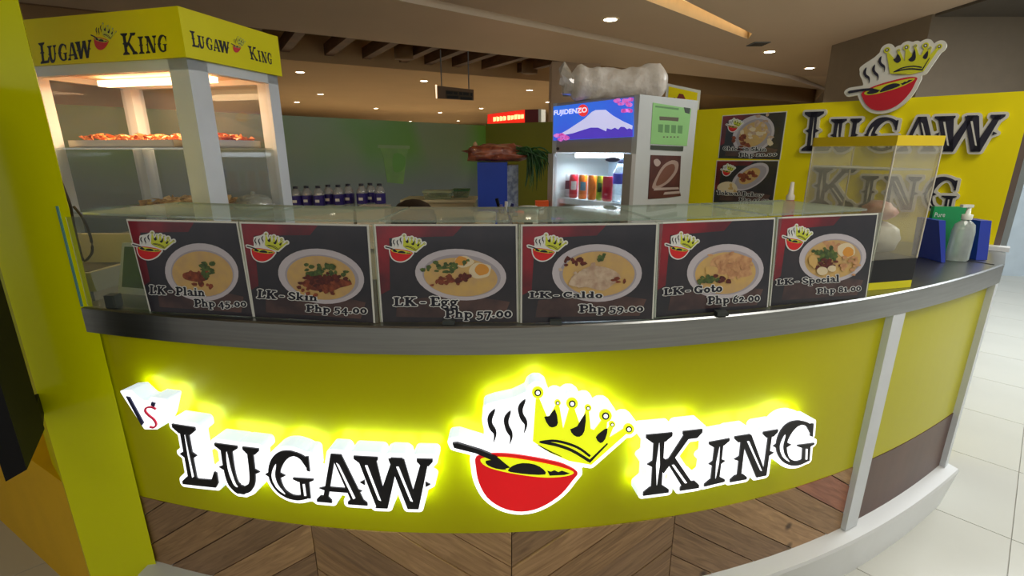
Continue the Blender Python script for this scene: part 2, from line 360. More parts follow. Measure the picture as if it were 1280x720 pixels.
# ------------------------------------------------------------------ text from the built-in font, fitted to a quad
TXT = {}
def txt_mesh(s, off, ext=None, space=1.0):
    k = (s, off, space)
    if k in TXT: return TXT[k]
    cu = bpy.data.curves.new('t', 'FONT'); cu.body = s; cu.offset = off; cu.resolution_u = 3; cu.space_character = space
    o = bpy.data.objects.new('t', cu); COL.objects.link(o)
    dg = bpy.context.evaluated_depsgraph_get(); me = bpy.data.meshes.new_from_object(o.evaluated_get(dg))
    vs = [(v.co.x, v.co.y) for v in me.vertices]; fs = [tuple(p.vertices) for p in me.polygons]
    bpy.data.objects.remove(o); bpy.data.curves.remove(cu); bpy.data.meshes.remove(me)
    TXT[k] = (vs, fs); return TXT[k]
def text(mb, s, quad, fn, d, off, mi, base=0, space=1.0):
    v0, _ = txt_mesh(s, base, space=space); x0 = min(v[0] for v in v0); x1 = max(v[0] for v in v0); y0 = min(v[1] for v in v0); y1 = max(v[1] for v in v0)
    vs, fs = txt_mesh(s, off, space=space)
    mb.add([fn(*bil(quad, (x-x0)/(x1-x0), (y-y0)/(y1-y0)), d) for x, y in vs], fs, mi)
# ------------------------------------------------------------------ heavy rounded serif lettering built from strokes
T_, N_ = .25, .15
def O_(cx, cy, rx, ry, a0=0, a1=360, n=14): return [(cx+rx*math.cos(math.radians(a0+(a1-a0)*k/n)), cy+ry*math.sin(math.radians(a0+(a1-a0)*k/n))) for k in range(n+1)]
SF = {
 'L': (.78, [([(.25, .08), (.25, .92)], T_), ([(.08, .93), (.42, .93)], N_), ([(.08, .07), (.66, .07), (.70, .26)], N_)]),
 'K': (.92, [([(.25, .08), (.25, .92)], T_), ([(.08, .93), (.40, .93)], N_), ([(.08, .07), (.40, .07)], N_), ([(.32, .45), (.72, .9)], N_), ([(.58, .93), (.86, .93)], N_), ([(.42, .55), (.76, .1)], T_), ([(.62, .07), (.92, .07)], N_)]),
 'P': (.80, [([(.25, .08), (.25, .92)], T_), ([(.08, .93), (.3, .93)], N_), ([(.08, .07), (.42, .07)], N_), ([(.25, .92)]+O_(.45, .68, .25, .24, 90, -90)+[(.25, .44)], .19)]),
 'S': (.72, [(O_(.38, .72, .22, .20, 20, 200, 8)+[(.38, .50)]+O_(.38, .27, .24, .20, 30, -160, 8), .20)]),
 'E': (.78, [([(.25, .08), (.25, .92)], T_), ([(.08, .93), (.66, .93), (.68, .76)], N_), ([(.25, .5), (.54, .5)], N_), ([(.08, .07), (.68, .07), (.70, .26)], N_)]),
 'C': (.82, [(O_(.44, .5, .30, .40, 40, 320), .21), ([(.70, .92), (.70, .66)], .12)]),
 'G': (.90, [(O_(.44, .5, .30, .40, 45, 320), .21), ([(.70, .92), (.70, .68)], .12), ([(.68, .1), (.68, .38)], .2), ([(.5, .42), (.86, .42)], .13)]),
 '-': (.5, [([(.12, .38), (.38, .38)], .17)]), ' ': (.26, []), '.': (.34, [([(.16, .1), (.17, .1)], .22)]),
 'l': (.42, [([(.21, .08), (.21, .95)], .22), ([(.07, .97), (.2, .97)], .12), ([(.07, .06), (.37, .06)], .12)]),
 'i': (.42, [([(.21, .08), (.21, .6)], .22), ([(.07, .6), (.2, .6)], .12), ([(.07, .06), (.37, .06)], .12), ([(.21, .88), (.215, .88)], .22)]),
 'a': (.66, [(O_(.27, .2, .17, .15), .13), ([(.12, .55), (.3, .63), (.45, .5), (.45, .1), (.6, .06)], .19)]),
 'n': (.74, [([(.19, .08), (.19, .58)], .2), ([(.06, .6), (.18, .6)], .12), ([(.06, .06), (.32, .06)], .12), ([(.2, .48), (.38, .62), (.54, .5), (.54, .08)], .18), ([(.42, .06), (.68, .06)], .12)]),
 'h': (.74, [([(.19, .08), (.19, .95)], .2), ([(.06, .97), (.18, .97)], .12), ([(.06, .06), (.32, .06)], .12), ([(.2, .48), (.38, .62), (.54, .5), (.54, .08)], .18), ([(.42, .06), (.68, .06)], .12)]),
 'p': (.74, [([(.19, -.26), (.19, .58)], .2), ([(.06, .6), (.18, .6)], .12), ([(.06, -.28), (.34, -.28)], .12), (O_(.40, .31, .20, .25), .17)]),
 'k': (.74, [([(.19, .08), (.19, .95)], .2), ([(.06, .97), (.18, .97)], .12), ([(.06, .06), (.32, .06)], .12), ([(.24, .3), (.55, .58)], .12), ([(.44, .6), (.66, .6)], .12), ([(.34, .36), (.58, .08)], .2), ([(.48, .06), (.70, .06)], .12)]),
 'g': (.68, [(O_(.28, .40, .16, .18), .16), ([(.44, .52), (.6, .6)], .14), (O_(.30, -.10, .22, .15), .14), ([(.14, .2), (.2, .08)], .12)]),
 'd': (.74, [(O_(.30, .31, .18, .25), .18), ([(.52, .08), (.52, .95)], .2), ([(.38, .97), (.5, .97)], .12), ([(.52, .06), (.68, .06)], .12)]),
 'o': (.64, [(O_(.32, .32, .20, .25), .19)]), 'b': (.74, [([(.19, .08), (.19, .95)], .2), ([(.06, .97), (.18, .97)], .12), (O_(.42, .31, .18, .25), .18)]),
 't': (.48, [([(.22, .85), (.22, .14), (.38, .07), (.44, .14)], .2), ([(.06, .6), (.42, .6)], .12)]),
 'e': (.62, [(O_(.31, .32, .20, .25, 0, 320), .17), ([(.14, .34), (.5, .34)], .1)]), 'c': (.58, [(O_(.32, .32, .20, .25, 45, 320), .19)]),
 'w': (.95, [([(.08, .6), (.28, .06)], .19), ([(.28, .06), (.46, .56)], .12), ([(.46, .56), (.64, .06)], .19), ([(.64, .06), (.84, .6)], .12)]),
 'y': (.68, [([(.1, .6), (.34, .06)], .19), ([(.58, .6), (.3, -.22), (.14, -.24)], .13), ([(.46, .6), (.66, .6)], .11)]),
 'B': (.82, [([(.25, .08), (.25, .92)], T_), ([(.08, .93), (.45, .93)]+O_(.45, .72, .2, .2, 90, -90, 6), .17), ([(.08, .07), (.45, .07)]+O_(.45, .28, .24, .21, -90, 90, 6), .17)]),
 'T': (.80, [([(.4, .08), (.4, .92)], T_), ([(.08, .76), (.1, .93), (.7, .93), (.72, .76)], N_), ([(.24, .06), (.56, .06)], N_)]),
 '0': (.66, [(O_(.33, .36, .20, .29), .19)]), '1': (.46, [([(.24, .08), (.24, .64)], .22), ([(.08, .58), (.2, .64)], .12), ([(.08, .06), (.40, .06)], .12)]),
 '2': (.62, [([(.12, .48), (.2, .64), (.4, .64), (.48, .48), (.12, .08), (.52, .08)], .17)]),
 '4': (.68, [([(.44, -.2), (.44, .6)], .2), ([(.42, .6), (.08, .1), (.62, .1)], .13)]),
 '5': (.64, [([(.52, .64), (.18, .64), (.16, .32)], .15), ([(.16, .32), (.36, .36), (.50, .2), (.44, -.08), (.22, -.18), (.1, -.08)], .18)]),
 '7': (.60, [([(.08, .56), (.1, .64), (.52, .64), (.26, -.2)], .18)]),
 '6': (.66, [(O_(.34, .26, .19, .21), .18), ([(.18, .3), (.24, .68), (.46, .86)], .16)]),
 '8': (.66, [(O_(.33, .66, .16, .17), .16), (O_(.33, .25, .20, .21), .18)]),
 '9': (.66, [(O_(.32, .42, .19, .21), .18), ([(.48, .38), (.42, .0), (.2, -.2)], .16)]),
}
def heavy_text(mb, s, quad, fn, d, grow, mi):
    """quad frames cap height 0..1 from the first to the last letter; one clean outline from a distance field"""
    W = sum(SF[c][0] for c in s); x = 0; cell = .045
    gx = np.arange(-.3, W+.3, cell); gy = np.arange(-.6, 1.35, cell); GX, GY = np.meshgrid(gx, gy, indexing='ij'); D = np.full(GX.shape, 9.0)
    for c in s:
        adv, st = SF[c]
        for path, w_ in st:
            for (ax, ay), (bx_, by) in zip(path, path[1:]):
                ax_, bx2 = ax+x, bx_+x; ex, ey = bx2-ax_, by-ay; L = ex*ex+ey*ey+1e-9
                t = np.clip(((GX-ax_)*ex+(GY-ay)*ey)/L, 0, 1); D = np.minimum(D, np.hypot(GX-ax_-t*ex, GY-ay-t*ey)-w_/2)
        x += adv
    march(mb, D-grow/2, gx, gy, lambda a, b, dd: fn(*bil(quad, a/W, b), dd), d, d, mi, mi, None, False)
# ================================================================== SETTING
# floor of square tiles set diagonally
FT = M('grout', (120, 122, 118), .7); TILE = M('white_floor_tile', (206, 206, 196), .18, var=.05, scale=2)
mb = MB(); mb.box((-30, -6, -.06), (30, 45, -.006)); fl = struct(mb.build('floor', M('floor_far_tile', (196, 194, 184), .25, var=.06)))
tm = MB(); tm.box((-.298, -.298, -.006), (.298, .298, 0)); tile0 = None
R45 = Matrix.Rotation(math.radians(-47), 2)
for i in range(-9, 12):
    for j in range(-9, 12):
        p = R45 @ Vector((i*.6, j*.6)); x, y = 1.51+p.x, 1.57+p.y
        if y < .3 or y > 7 or abs(x)/max(y, .5) > 1.9 or (y > 2 and abs(x/y) < .75 and x > 0) or (x < 1 and y > 3.2) or (abs(x) < .7 and y < 6): continue
        if tile0 is None:
            tile0 = tm.build('floor_tile', TILE, fl, world=False); o = tile0
        else: o = tile0.copy(); COL.objects.link(o)
        o.location = (x, y, 0); o.rotation_euler = (0, 0, math.radians(-47))
# ceiling
C_A = M('ceiling_near_paint', (196, 172, 146), .7, var=.04, scale=1); C_B = M('ceiling_bulkhead_paint', (214, 190, 160), .7, var=.04, scale=1)
C_C = M('ceiling_far_paint', (206, 172, 126), .8, var=.05, scale=1); C_D = M('ceiling_recess_brown', (160, 130, 98), .8)
WOODB = M('ceiling_wood_beam', (110, 74, 44), .6, rgb2=(84, 54, 32), scale=3, stretch=(1, 1, 6))
H = 2.9
def hz(u, v, z=H): p = at_z(u, v, z); return Vector((p.x, p.y))
L1a, L1b = hz(544, 0), hz(900, 75); L2a, L2b = hz(297, 29), hz(700, 74); L3a, L3b = hz(348, 74), hz(700, 103)
c1a, c1b, c2a, c2b = hz(807, 0), hz(935, 49), hz(855, 0), hz(940, 42)
def ext(a, b, ta, tb): d = (b-a).normalized(); return a-d*ta, b+d*tb
def strip(mb, a, b, c, d, z0, z1, mi=0): mb.prismz([tuple(a), tuple(b), tuple(c), tuple(d)], z0, z1, mi)
g1a, g1b = ext(L1a, L1b, 12, 3); g2a, g2b = ext(L2a, L2b, 12, 8); g3a, g3b = ext(L3a, L3b, 12, 10)
n1 = (g1b-g1a).normalized(); n1 = Vector((n1.y, -n1.x))
ceil = bpy.data.objects.new('ceiling', None); COL.objects.link(ceil); ceil['kind'] = 'structure'
# near ceiling with the cove cut out
from mathutils.geometry import tessellate_polygon
outer = [Vector((-14, -6, H)), Vector((16, -6, H)), Vector((16, g1b.y, H)), Vector((g1b.x, g1b.y, H)), Vector((g1a.x, g1a.y, H)), Vector((-14, g1a.y, H))]
k1a, _ = ext(c1a, c1b, 2.5, 0); k2a, _ = ext(c2a, c2b, 2.5, 0)
hole = [Vector((p.x, p.y, H)) for p in (k1a, c1b, c2b, k2a)]
allv = outer+hole; tri = tessellate_polygon([outer, hole])
mb = MB(); mb.add(allv, [tuple(t) for t in tri]); mb.build('near_panel', C_A, ceil)
mb = MB(); ring = [tuple(v) for v in hole]; up = [(x, y, H+.16) for x, y, z in ring]
mb.add(ring+up, [(i, (i+1) % 4, 4+(i+1) % 4, 4+i) for i in range(4)]+[(4, 5, 6, 7)]); mb.build('cove', M('cove_paint', (240, 218, 180), .7), ceil)
mb = MB(); q = [k1a*.7+k2a*.3, c1b*.75+c2b*.25, c1b*.5+c2b*.5, k1a*.5+k2a*.5]; mb.prismz([tuple(p) for p in q], H+.10, H+.12); mb.build('cove_lamp', M('cove_lamp', (255, 226, 178), .5, emit=1.7), ceil)
mb = MB(); strip(mb, g1a-n1*.01, g1b-n1*.01, g1b-n1*.13, g1a-n1*.13, H+.06, H+.08); mb.build('groove', M('groove_shade', (46, 34, 26), .9), ceil)  # shadow band put into the groove's width and dark colour
mb = MB(); strip(mb, g1a-n1*.14, g1b-n1*.14, g2b, g2a, H-.03, H+.45); mb.build('bulkhead', C_B, ceil)
mb = MB(); strip(mb, g2a, g2b, g3b, g3a, H+.42, H+.5); mb.build('recess_panel', C_D, ceil)
mb = MB(); mb.prismz([tuple(g3a), tuple(g3b), (30, g3b.y), (30, 44), (-30, 44), (-30, g3a.y)], H, H+.45); mb.build('far_panel', C_C, ceil)
mb = MB(); mb.prismz([tuple(g2b), (30, g2b.y), (30, g3b.y), tuple(g3b)], H, H+.45); mb.build('side_panel', C_B, ceil)
mb = MB(); mb.prismz([tuple(g1b), (30, g1b.y), (30, g2b.y), tuple(g2b)], H+.02, H+.45); mb.build('side_panel', C_B, ceil)
e2 = (L2b-L2a).normalized()
for u in (330, 389, 458, 516, 571, 608, 648, 690, 740):
    t = (u-297)/(700-297); v = 29+45*t; a = hz(u, v, H); pb = a+Vector((-.52, .86))*2.4
    d = e2*.07; mb = MB(); mb.prismz([tuple(a-d), tuple(a+d), tuple(pb+d), tuple(pb-d)], H+.12, H+.30); mb.build('wood_beam', WOODB, ceil)
for u, v in ((505, 74), (662, 92)):
    p = at_z(u, v, H+.05); mb = MB(); mb.lathe([(0, 0), (.16, 0), (.16, .3), (0, .3)], p, 0, 16); o = mb.build('round_duct', M('round_duct', (120, 88, 50), .6), ceil)
# far back wall, columns, partitions
mb = MB(); mb.box((-30, 40, 0), (30, 40.3, 3.4)); struct(mb.build('wall_back', M('far_wall', (92, 74, 56), .8)))
mb = MB(); mb.prismz([(4.6, 7.7), (4.66, 6.03), (6.22, 6.0), (6.2, 7.7)], 0, H); struct(mb.build('wall_right', M('grey_brown_wall', (128, 114, 96), .7, var=.05)))
mb = MB(); mb.prismz([(5.86, 5.70), (9.5, 4.9), (9.5, 5.05), (5.9, 5.85)], 0, 2.9); struct(mb.build('wall_far_right', M('pale_blue_wall', (188, 202, 212), .4)))
mb = MB(); mb.box((.68, 9, 0), (1.5, 9.6, H)); struct(mb.build('trim_1', M('beige_column', (190, 166, 140), .7)))
mb = MB(); mb.box((4.67, 1.2, 2.87), (11, 6.0, 2.899)); struct(mb.build('trim_2', M('added_dark_sheet', (84, 76, 66), .8)))  # thin sheet added to darken the bright ceiling at upper right
# frosted green partition of the neighbouring stall
def frosted():
    m = bpy.data.materials.new('frosted_green_print'); m.use_nodes = True; nt = m.node_tree; b = nt.nodes['Principled BSDF']
    tc = nt.nodes.new('ShaderNodeTexCoord'); sx = nt.nodes.new('ShaderNodeSeparateXYZ'); nt.links.new(tc.outputs['Object'], sx.inputs[0])
    no = nt.nodes.new('ShaderNodeTexNoise'); no.inputs['Scale'].default_value = 1.1; no.inputs['Detail'].default_value = 1; nt.links.new(tc.outputs['Object'], no.inputs['Vector'])
    r = nt.nodes.new('ShaderNodeValToRGB'); e = r.color_ramp.elements
    e[0].position = .36; e[0].color = (*lin((118, 130, 92)), 1); e[1].position = .56; e[1].color = (*lin((92, 136, 44)), 1)
    nt.links.new(no.outputs[0], r.inputs[0])
    mr = nt.nodes.new('ShaderNodeMapRange'); mr.inputs[1].default_value = 1.05; mr.inputs[2].default_value = 1.45; nt.links.new(sx.outputs['Z'], mr.inputs[0])
    mx = nt.nodes.new('ShaderNodeMixRGB'); mx.inputs[1].default_value = (*lin((108, 116, 112)), 1); nt.links.new(mr.outputs[0], mx.inputs[0]); nt.links.new(r.outputs[0], mx.inputs[2])
    nt.links.new(mx.outputs[0], b.inputs['Base Color']); b.inputs['Roughness'].default_value = .35; return m
FROST = frosted(); pc = (-.333, 6.48)
pp = Plane((-4.6, 1.85), pc); gp = thing('frosted_partition', 'green frosted partition of the next stall with a blurred cup print', 'partition', (-2.2, 4.5, 0))
mb = MB(); mb.fbox(pp.p0, pp.e, pp.n, 0, pp.w, -.04, 0, 0, 1.75); mb.build('frosted_panel', FROST, gp)
# cup print
CUP = M('cup_print', (116, 156, 70), .5, rgb2=(104, 138, 72), scale=6); CUP2 = M('cup_print_pale', (124, 148, 92), .5)
fnp = lambda a, z, d: pp.pt(a, z, d)
mb = MB(); mb.prism([pp.px(*p) for p in ((474, 183), (511, 184), (508, 196), (504, 230), (484, 228), (479, 196))], fnp, 0, .002, 0)
mb.prism([pp.px(*p) for p in ((472, 181), (512, 182), (512, 186), (472, 185))], fnp, .002, .003, 1); mb.prism([pp.px(*p) for p in smooth_closed(((492, 192), (506, 196), (504, 212), (492, 214)))], fnp, .002, .003, 2)
mb.build('cup_print', [CUP, CUP2, M('leaf_print', (92, 144, 52), .5)], gp)
p2 = Plane(pc, (1.9, 5.2)); mb = MB(); mb.fbox(p2.p0, p2.e, p2.n, 0, p2.w, -.04, 0, 0, 1.77); tag(mb.build('olive_partition', M('olive_partition', (132, 130, 34), .5, var=.1, scale=1.5)), 'olive yellow partition behind the blue box and the drinks chiller', 'partition')
# yellow sign wall
WP = Plane((.98, 3.039), (2.02, 2.02)); sw = thing('sign_wall', 'bright yellow sign wall behind the right end of the counter', 'wall', (1.5, 2.53, 0))
mb = MB(); mb.fbox(WP.p0, WP.e, WP.n, 0, WP.w, -.06, 0, 0, 1.672); mb.build('board', Y_WALL, sw)
mb = MB(); mb.fbox(WP.p0, WP.e, WP.n, WP.w, WP.w+.02, -.07, .0, 0, 1.672); mb.build('edge_trim', M('brown_edge', (108, 92, 82), .5), sw)
mb = MB(); mb.fbox(WP.p0, WP.e, WP.n, WP.w-.07, WP.w+.05, .0, .05, 1.05, 1.068); mb.build('white_ledge', WHITE, sw)
# yellow pillar and low wall
pl = thing('yellow_pillar', 'tall glossy yellow pillar at the left end of the counter', 'pillar', (-1.25, 1.25, 0))
mb = MB(); mb.prismz([(-1.316, 1.222), (-1.115, 1.236), (-1.27, 1.41), (-1.45, 1.33)], 0, H); mb.build('shaft', Y_PILLAR, pl)
mb = MB(); mb.prismz([(-1.33, 1.235), (-2.7, 2.0), (-2.66, 2.08), (-1.40, 1.37)], 0, .50); lw = mb.build('low_wall', M('yellow_low_wall', (228, 180, 0), .45, spec=.2), None)
tag(lw, 'low deep yellow wall running left from the foot of the pillar', 'wall')
# ================================================================== COUNTER
ct = thing('food_counter', 'long curved yellow kiosk counter with stainless top and plank skirting', 'counter', (.3, 1.25, 0))
def sweep(xs, prof, closed=True, fn=front):     # prof: (off, z) ring
    vs = [fn(X, z, o) for X in xs for o, z in prof]; n = len(prof); fs = []
    for i in range(len(xs)-1):
        for k in range(n if closed else n-1): fs.append((i*n+k, i*n+(k+1) % n, (i+1)*n+(k+1) % n, (i+1)*n+k))
    if closed: fs += [tuple(range(n)), tuple((len(xs)-1)*n+k for k in range(n))[::-1]]
    return vs, fs
def lsp(a, b, n): return [a+(b-a)*i/n for i in range(n+1)]
XE = 1.80
TOPIN = .42
mb = MB(); vs, fs = sweep(lsp(-1.165, XE, 60), [(0, .979), (0, 1.046), (.004, 1.05), (TOPIN, 1.05), (TOPIN, 1.03), (.03, 1.03), (.03, .979)]); mb.add(vs, fs)
e_ = front(XE, 1.05, 0)
mb.prismz([(e_.x, e_.y), (2.0, 1.94), (2.0, 2.0), (1.55, 2.42), (1.35, 1.85)], 1.029, 1.0495); mb.build('steel_countertop', STEEL, ct)
mb = MB(); a = front(XE, 1, 0); mb.hexa([(a.x, a.y, .979), (2.0, 1.94, .979), (1.99, 1.96, .979), (a.x-.01, a.y+.02, .979)], [(a.x, a.y, 1.049), (2.0, 1.94, 1.049), (1.99, 1.96, 1.049), (a.x-.01, a.y+.02, 1.049)])
mb.build('edge_cap', WHITE_M, ct)
mb = MB(); p, q = at_z(1168, 319, 1.051), at_z(1243, 331, 1.051); mb.tube([p, q], .0015, 0, 6); mb.build('top_seam', M('seam_dark', (50, 50, 50), .6), ct)
PX0, PXM, PXE = -1.15, 1.16, 1.765             # panel x range, post
mb = MB(); vs, fs = sweep(lsp(PX0, PXM, 48), [(.02, .445), (.02, 1.0), (.04, 1.0), (.04, .445)]); mb.add(vs, fs); mb.build('yellow_panel', Y_PANEL, ct)
mb = MB(); vs, fs = sweep(lsp(PXM, PXE, 12), [(.02, .445), (.02, 1.0), (.04, 1.0), (.04, .445)]); mb.add(vs, fs); mb.build('side_panel', Y_PANEL, ct)
mb = MB(); vs, fs = sweep(lsp(PXM, PXE, 12), [(.018, .19), (.018, .444), (.04, .444), (.04, .19)]); mb.add(vs, fs); mb.build('brown_panel', BROWN, ct)
pw = .028; mb = MB(); vs, fs = sweep([PXM-pw, PXM, PXM+pw], [(.0, .205), (.0, .978), (.03, .978), (.03, .205)]); mb.add(vs, fs); mb.build('post', WHITE_M, ct)
mb = MB(); vs, fs = sweep([PXE, PXE+.025], [(.0, .205), (.0, .978), (.05, .978), (.05, .205)]); mb.add(vs, fs); mb.build('post', WHITE_M, ct)
mb = MB(); vs, fs = sweep(lsp(-1.14, 1.81, 50), [(.04, .208), (-.03, .195), (-.034, .185), (-.004, .0), (.05, 0)]); mb.add(vs, fs); mb.build('kickboard', M('white_kickboard', (212, 214, 212), .3, var=.05, scale=4), ct)
mb = MB(); vs, fs = sweep(lsp(-1.125, 1.76, 40), [(.045, .02), (.045, 1.03), (.06, 1.03), (.06, .02)]); mb.add(vs, fs); mb.build('backing_board', M('plywood', (70, 54, 40), .8), ct)
a = front(1.785, 1, .05); mb = MB(); mb.prismz([(a.x, a.y), (a.x+.02, a.y-.0), (2.0, 1.96), (1.985, 1.98)], 0, .979); mb.build('end_panel', WHITE_M, ct)
# chevron planks
def clip(poly, a, b, c):                        # keep a*x+b*y<=c
    out = []
    for i in range(len(poly)):
        p, q = poly[i], poly[(i+1) % len(poly)]; fp, fq = a*p[0]+b*p[1]-c, a*q[0]+b*q[1]-c
        if fp <= 0: out.append(p)
        if fp*fq < 0: t = fp/(fp-fq); out.append((p[0]+(q[0]-p[0])*t, p[1]+(q[1]-p[1])*t))
    return out
def wood(name, c1, c2, ang):
    m = bpy.data.materials.new(name); m.use_nodes = True; nt = m.node_tree; b = nt.nodes['Principled BSDF']
    tc = nt.nodes.new('ShaderNodeTexCoord'); mp = nt.nodes.new('ShaderNodeMapping'); mp.inputs['Rotation'].default_value = (0, ang, 0); mp2 = nt.nodes.new('ShaderNodeMapping'); mp2.inputs['Scale'].default_value = (2.2, 2.2, 26)
    no = nt.nodes.new('ShaderNodeTexNoise'); no.inputs['Scale'].default_value = 3; no.inputs['Detail'].default_value = 6; no.inputs['Distortion'].default_value = 1.2
    nt.links.new(tc.outputs['Object'], mp.inputs[0]); nt.links.new(mp.outputs[0], mp2.inputs[0]); nt.links.new(mp2.outputs[0], no.inputs['Vector'])
    r = nt.nodes.new('ShaderNodeValToRGB'); r.color_ramp.elements[0].position = .3; r.color_ramp.elements[1].position = .7
    r.color_ramp.elements[0].color = (*lin(c2), 1); r.color_ramp.elements[1].color = (*lin(c1), 1); nt.links.new(no.outputs[0], r.inputs[0])
    vo = nt.nodes.new('ShaderNodeTexVoronoi'); vo.inputs['Scale'].default_value = 7; nt.links.new(tc.outputs['Object'], vo.inputs['Vector'])
    r2 = nt.nodes.new('ShaderNodeValToRGB'); r2.color_ramp.elements[0].position = .05; r2.color_ramp.elements[1].position = .13; r2.color_ramp.elements[0].color = (.12, .08, .06, 1)
    nt.links.new(vo.outputs['Distance'], r2.inputs[0])
    mx = nt.nodes.new('ShaderNodeMixRGB'); mx.blend_type = 'MULTIPLY'; mx.inputs[0].default_value = .85; nt.links.new(r.outputs[0], mx.inputs[1]); nt.links.new(r2.outputs[0], mx.inputs[2])
    nt.links.new(mx.outputs[0], b.inputs['Base Color']); b.inputs['Roughness'].default_value = .5; return m
WC = [((190, 152, 108), (146, 112, 76)), ((170, 134, 94), (126, 96, 64)), ((204, 168, 122), (160, 126, 86)), ((156, 124, 90), (118, 90, 64)), ((176, 118, 90), (136, 86, 66))]
WM = {(k, s): wood('plank_wood_%d_%s' % (k, 'up' if s > 0 else 'down'), *WC[k], s*.62) for k in range(5) for s in (1, -1)}
seams = [-1.15, -.56, 0.0, .47, PXM]           # s ranges in X
rnd = random.Random(3)
for si in range(4):
    x0, x1 = seams[si], seams[si+1]; up = 1 if si % 2 == 0 else -1; th = math.radians(36)
    nx, nz = -math.sin(th)*up, math.cos(th); pwid = .088
    cs = [nx*x+nz*z for x in (x0, x1) for z in (.2, .445)]; k = math.floor(min(cs)/pwid)
    while k*pwid < max(cs):
        r = [(x0+.0012, .2), (x1-.0012, .2), (x1-.0012, .4445), (x0+.0012, .4445)]
        r = clip(r, nx, nz, (k+1)*pwid-.0014); r = clip(r, -nx, -nz, -(k*pwid+.0014)) if len(r) > 2 else r
        if len(r) > 2:
            mb = MB(); proud = .020-rnd.uniform(0, .004); sl = []
            xa, xb = min(p[0] for p in r), max(p[0] for p in r); n = max(1, int((xb-xa)/.08))
            for i in range(n):
                s0, s1 = xa+(xb-xa)*i/n, xa+(xb-xa)*(i+1)/n; q = clip(clip(r, 1, 0, s1), -1, 0, -s0)
                if len(q) > 2: mb.prism(q, lambda a, b, d: front(a, b, d), .044, proud, 0)
            if mb.v:
                ci = 4 if (si == 3 and k % 3 != 0 and rnd.random() < .5) else rnd.randrange(4); mb.build('plank', WM[(ci, up)], ct)
        k += 1
# ================================================================== LIT SIGN ON THE COUNTER FRONT
FO = -.048
def ffn(a, b, d): return front(a, b, .02-d)
def pq(*pts): return [px_front(u, v, FO) for u, v in pts]
LAY = .068; BK = .022
s1 = thing('illuminated_letters', 'glowing white halo sign with black letters LUGAW on counter front', 'sign', (-.4, 1.09, .66))
make_word([('L', pq((215.5, 529), (262, 536), (276, 609), (229, 604))), ('U', pq((269, 553), (324, 560), (330, 618), (278, 611))), ('G', pq((331, 562), (388, 565), (394, 626), (337, 621))),
           ('A', pq((393, 565), (452, 569), (460, 631), (397, 626))), ('W', pq((443, 569), (541, 573), (543, 635.5), (447, 633)))], ffn, .004, LAY, True, s1, back=BK)
s2 = thing('illuminated_letters', 'glowing white halo sign with black letters KING on counter front', 'sign', (.5, 1.15, .7))
make_word([('K', pq((805, 543), (878, 535.5), (872, 609), (801, 619))), ('I', pq((885, 552), (912, 547), (905.5, 601), (878.5, 607.5))), ('N', pq((917, 545), (972, 536), (964, 592), (911, 602))),
           ('G', pq((968, 528), (1018, 524), (1014, 578), (966, 585)))], ffn, .004, LAY, True, s2, back=BK)
s3 = thing('illuminated_emblem', 'glowing sign of steaming red bowl and yellow crown on counter front', 'sign', (.05, 1.04, .7))
lmap = lambda u, v: px_front(540+u*.30550, 440+v*.30550, FO)
make_logo((lmap, ffn), .0125, .0042, s3, LAY, .004, back=BK)
for s_x, pts in ((s1, ((240, 570), (300, 590), (365, 595), (425, 600), (490, 600))), (s2, ((840, 580), (895, 578), (940, 570), (990, 558))), (s3, ((660, 600), (620, 590), (690, 540), (740, 540))), ):
    for u_, v_ in pts:
        x_, z_ = px_front(u_, v_, FO); mb = MB(); mb.tube([front(x_, z_, .020), front(x_, z_, -.003)], .005, 0, 8); mb.build('standoff', GREY, s_x)
s4 = thing('illuminated_monogram', 'small glowing white V sign with blue bar and red S left of the letters', 'sign', (-.8, 1.15, .82))
mb = MB(); vp = pq((152, 490), (164, 489), (177, 501), (186, 503), (190, 498), (206, 500), (201, 524), (196, 535), (181, 535))
plate(mb, [vp], .004, .003, ffn, BK, LAY, 0, 1, 2); mb.build('halo', [HALO, HALO_S, HALO_B], s4); x_, z_ = px_front(186, 515, FO); mb = MB(); mb.tube([front(x_, z_, .020), front(x_, z_, -.003)], .005, 0, 8); mb.build('standoff', GREY, s4)
mb = MB(); mb.prism(pq((158.5, 495), (163, 496), (180.5, 528), (178, 531.5)), ffn, LAY, LAY+.003, 0); mb.build('bar', M('navy_print', (40, 44, 92), .4), s4)
mb = MB(); mb.prism(pq((190.5, 502), (195, 503.5), (193.5, 508), (189.5, 506)), ffn, LAY, LAY+.003, 0); mb.build('dot', M('navy_print', (40, 44, 92), .4), s4)
sp = smooth([(195.5, 511), (190, 508.5), (183.5, 509.5), (182.5, 514), (187, 519), (193, 524), (196, 530), (193, 534), (188, 533)]); mb = MB()
mb.prism([px_front(u, v, FO) for u, v in band(sp, 2.0)], ffn, LAY, LAY+.003, 0); mb.build('letter', M('red_print', (214, 30, 70), .4, emit=.3), s4)
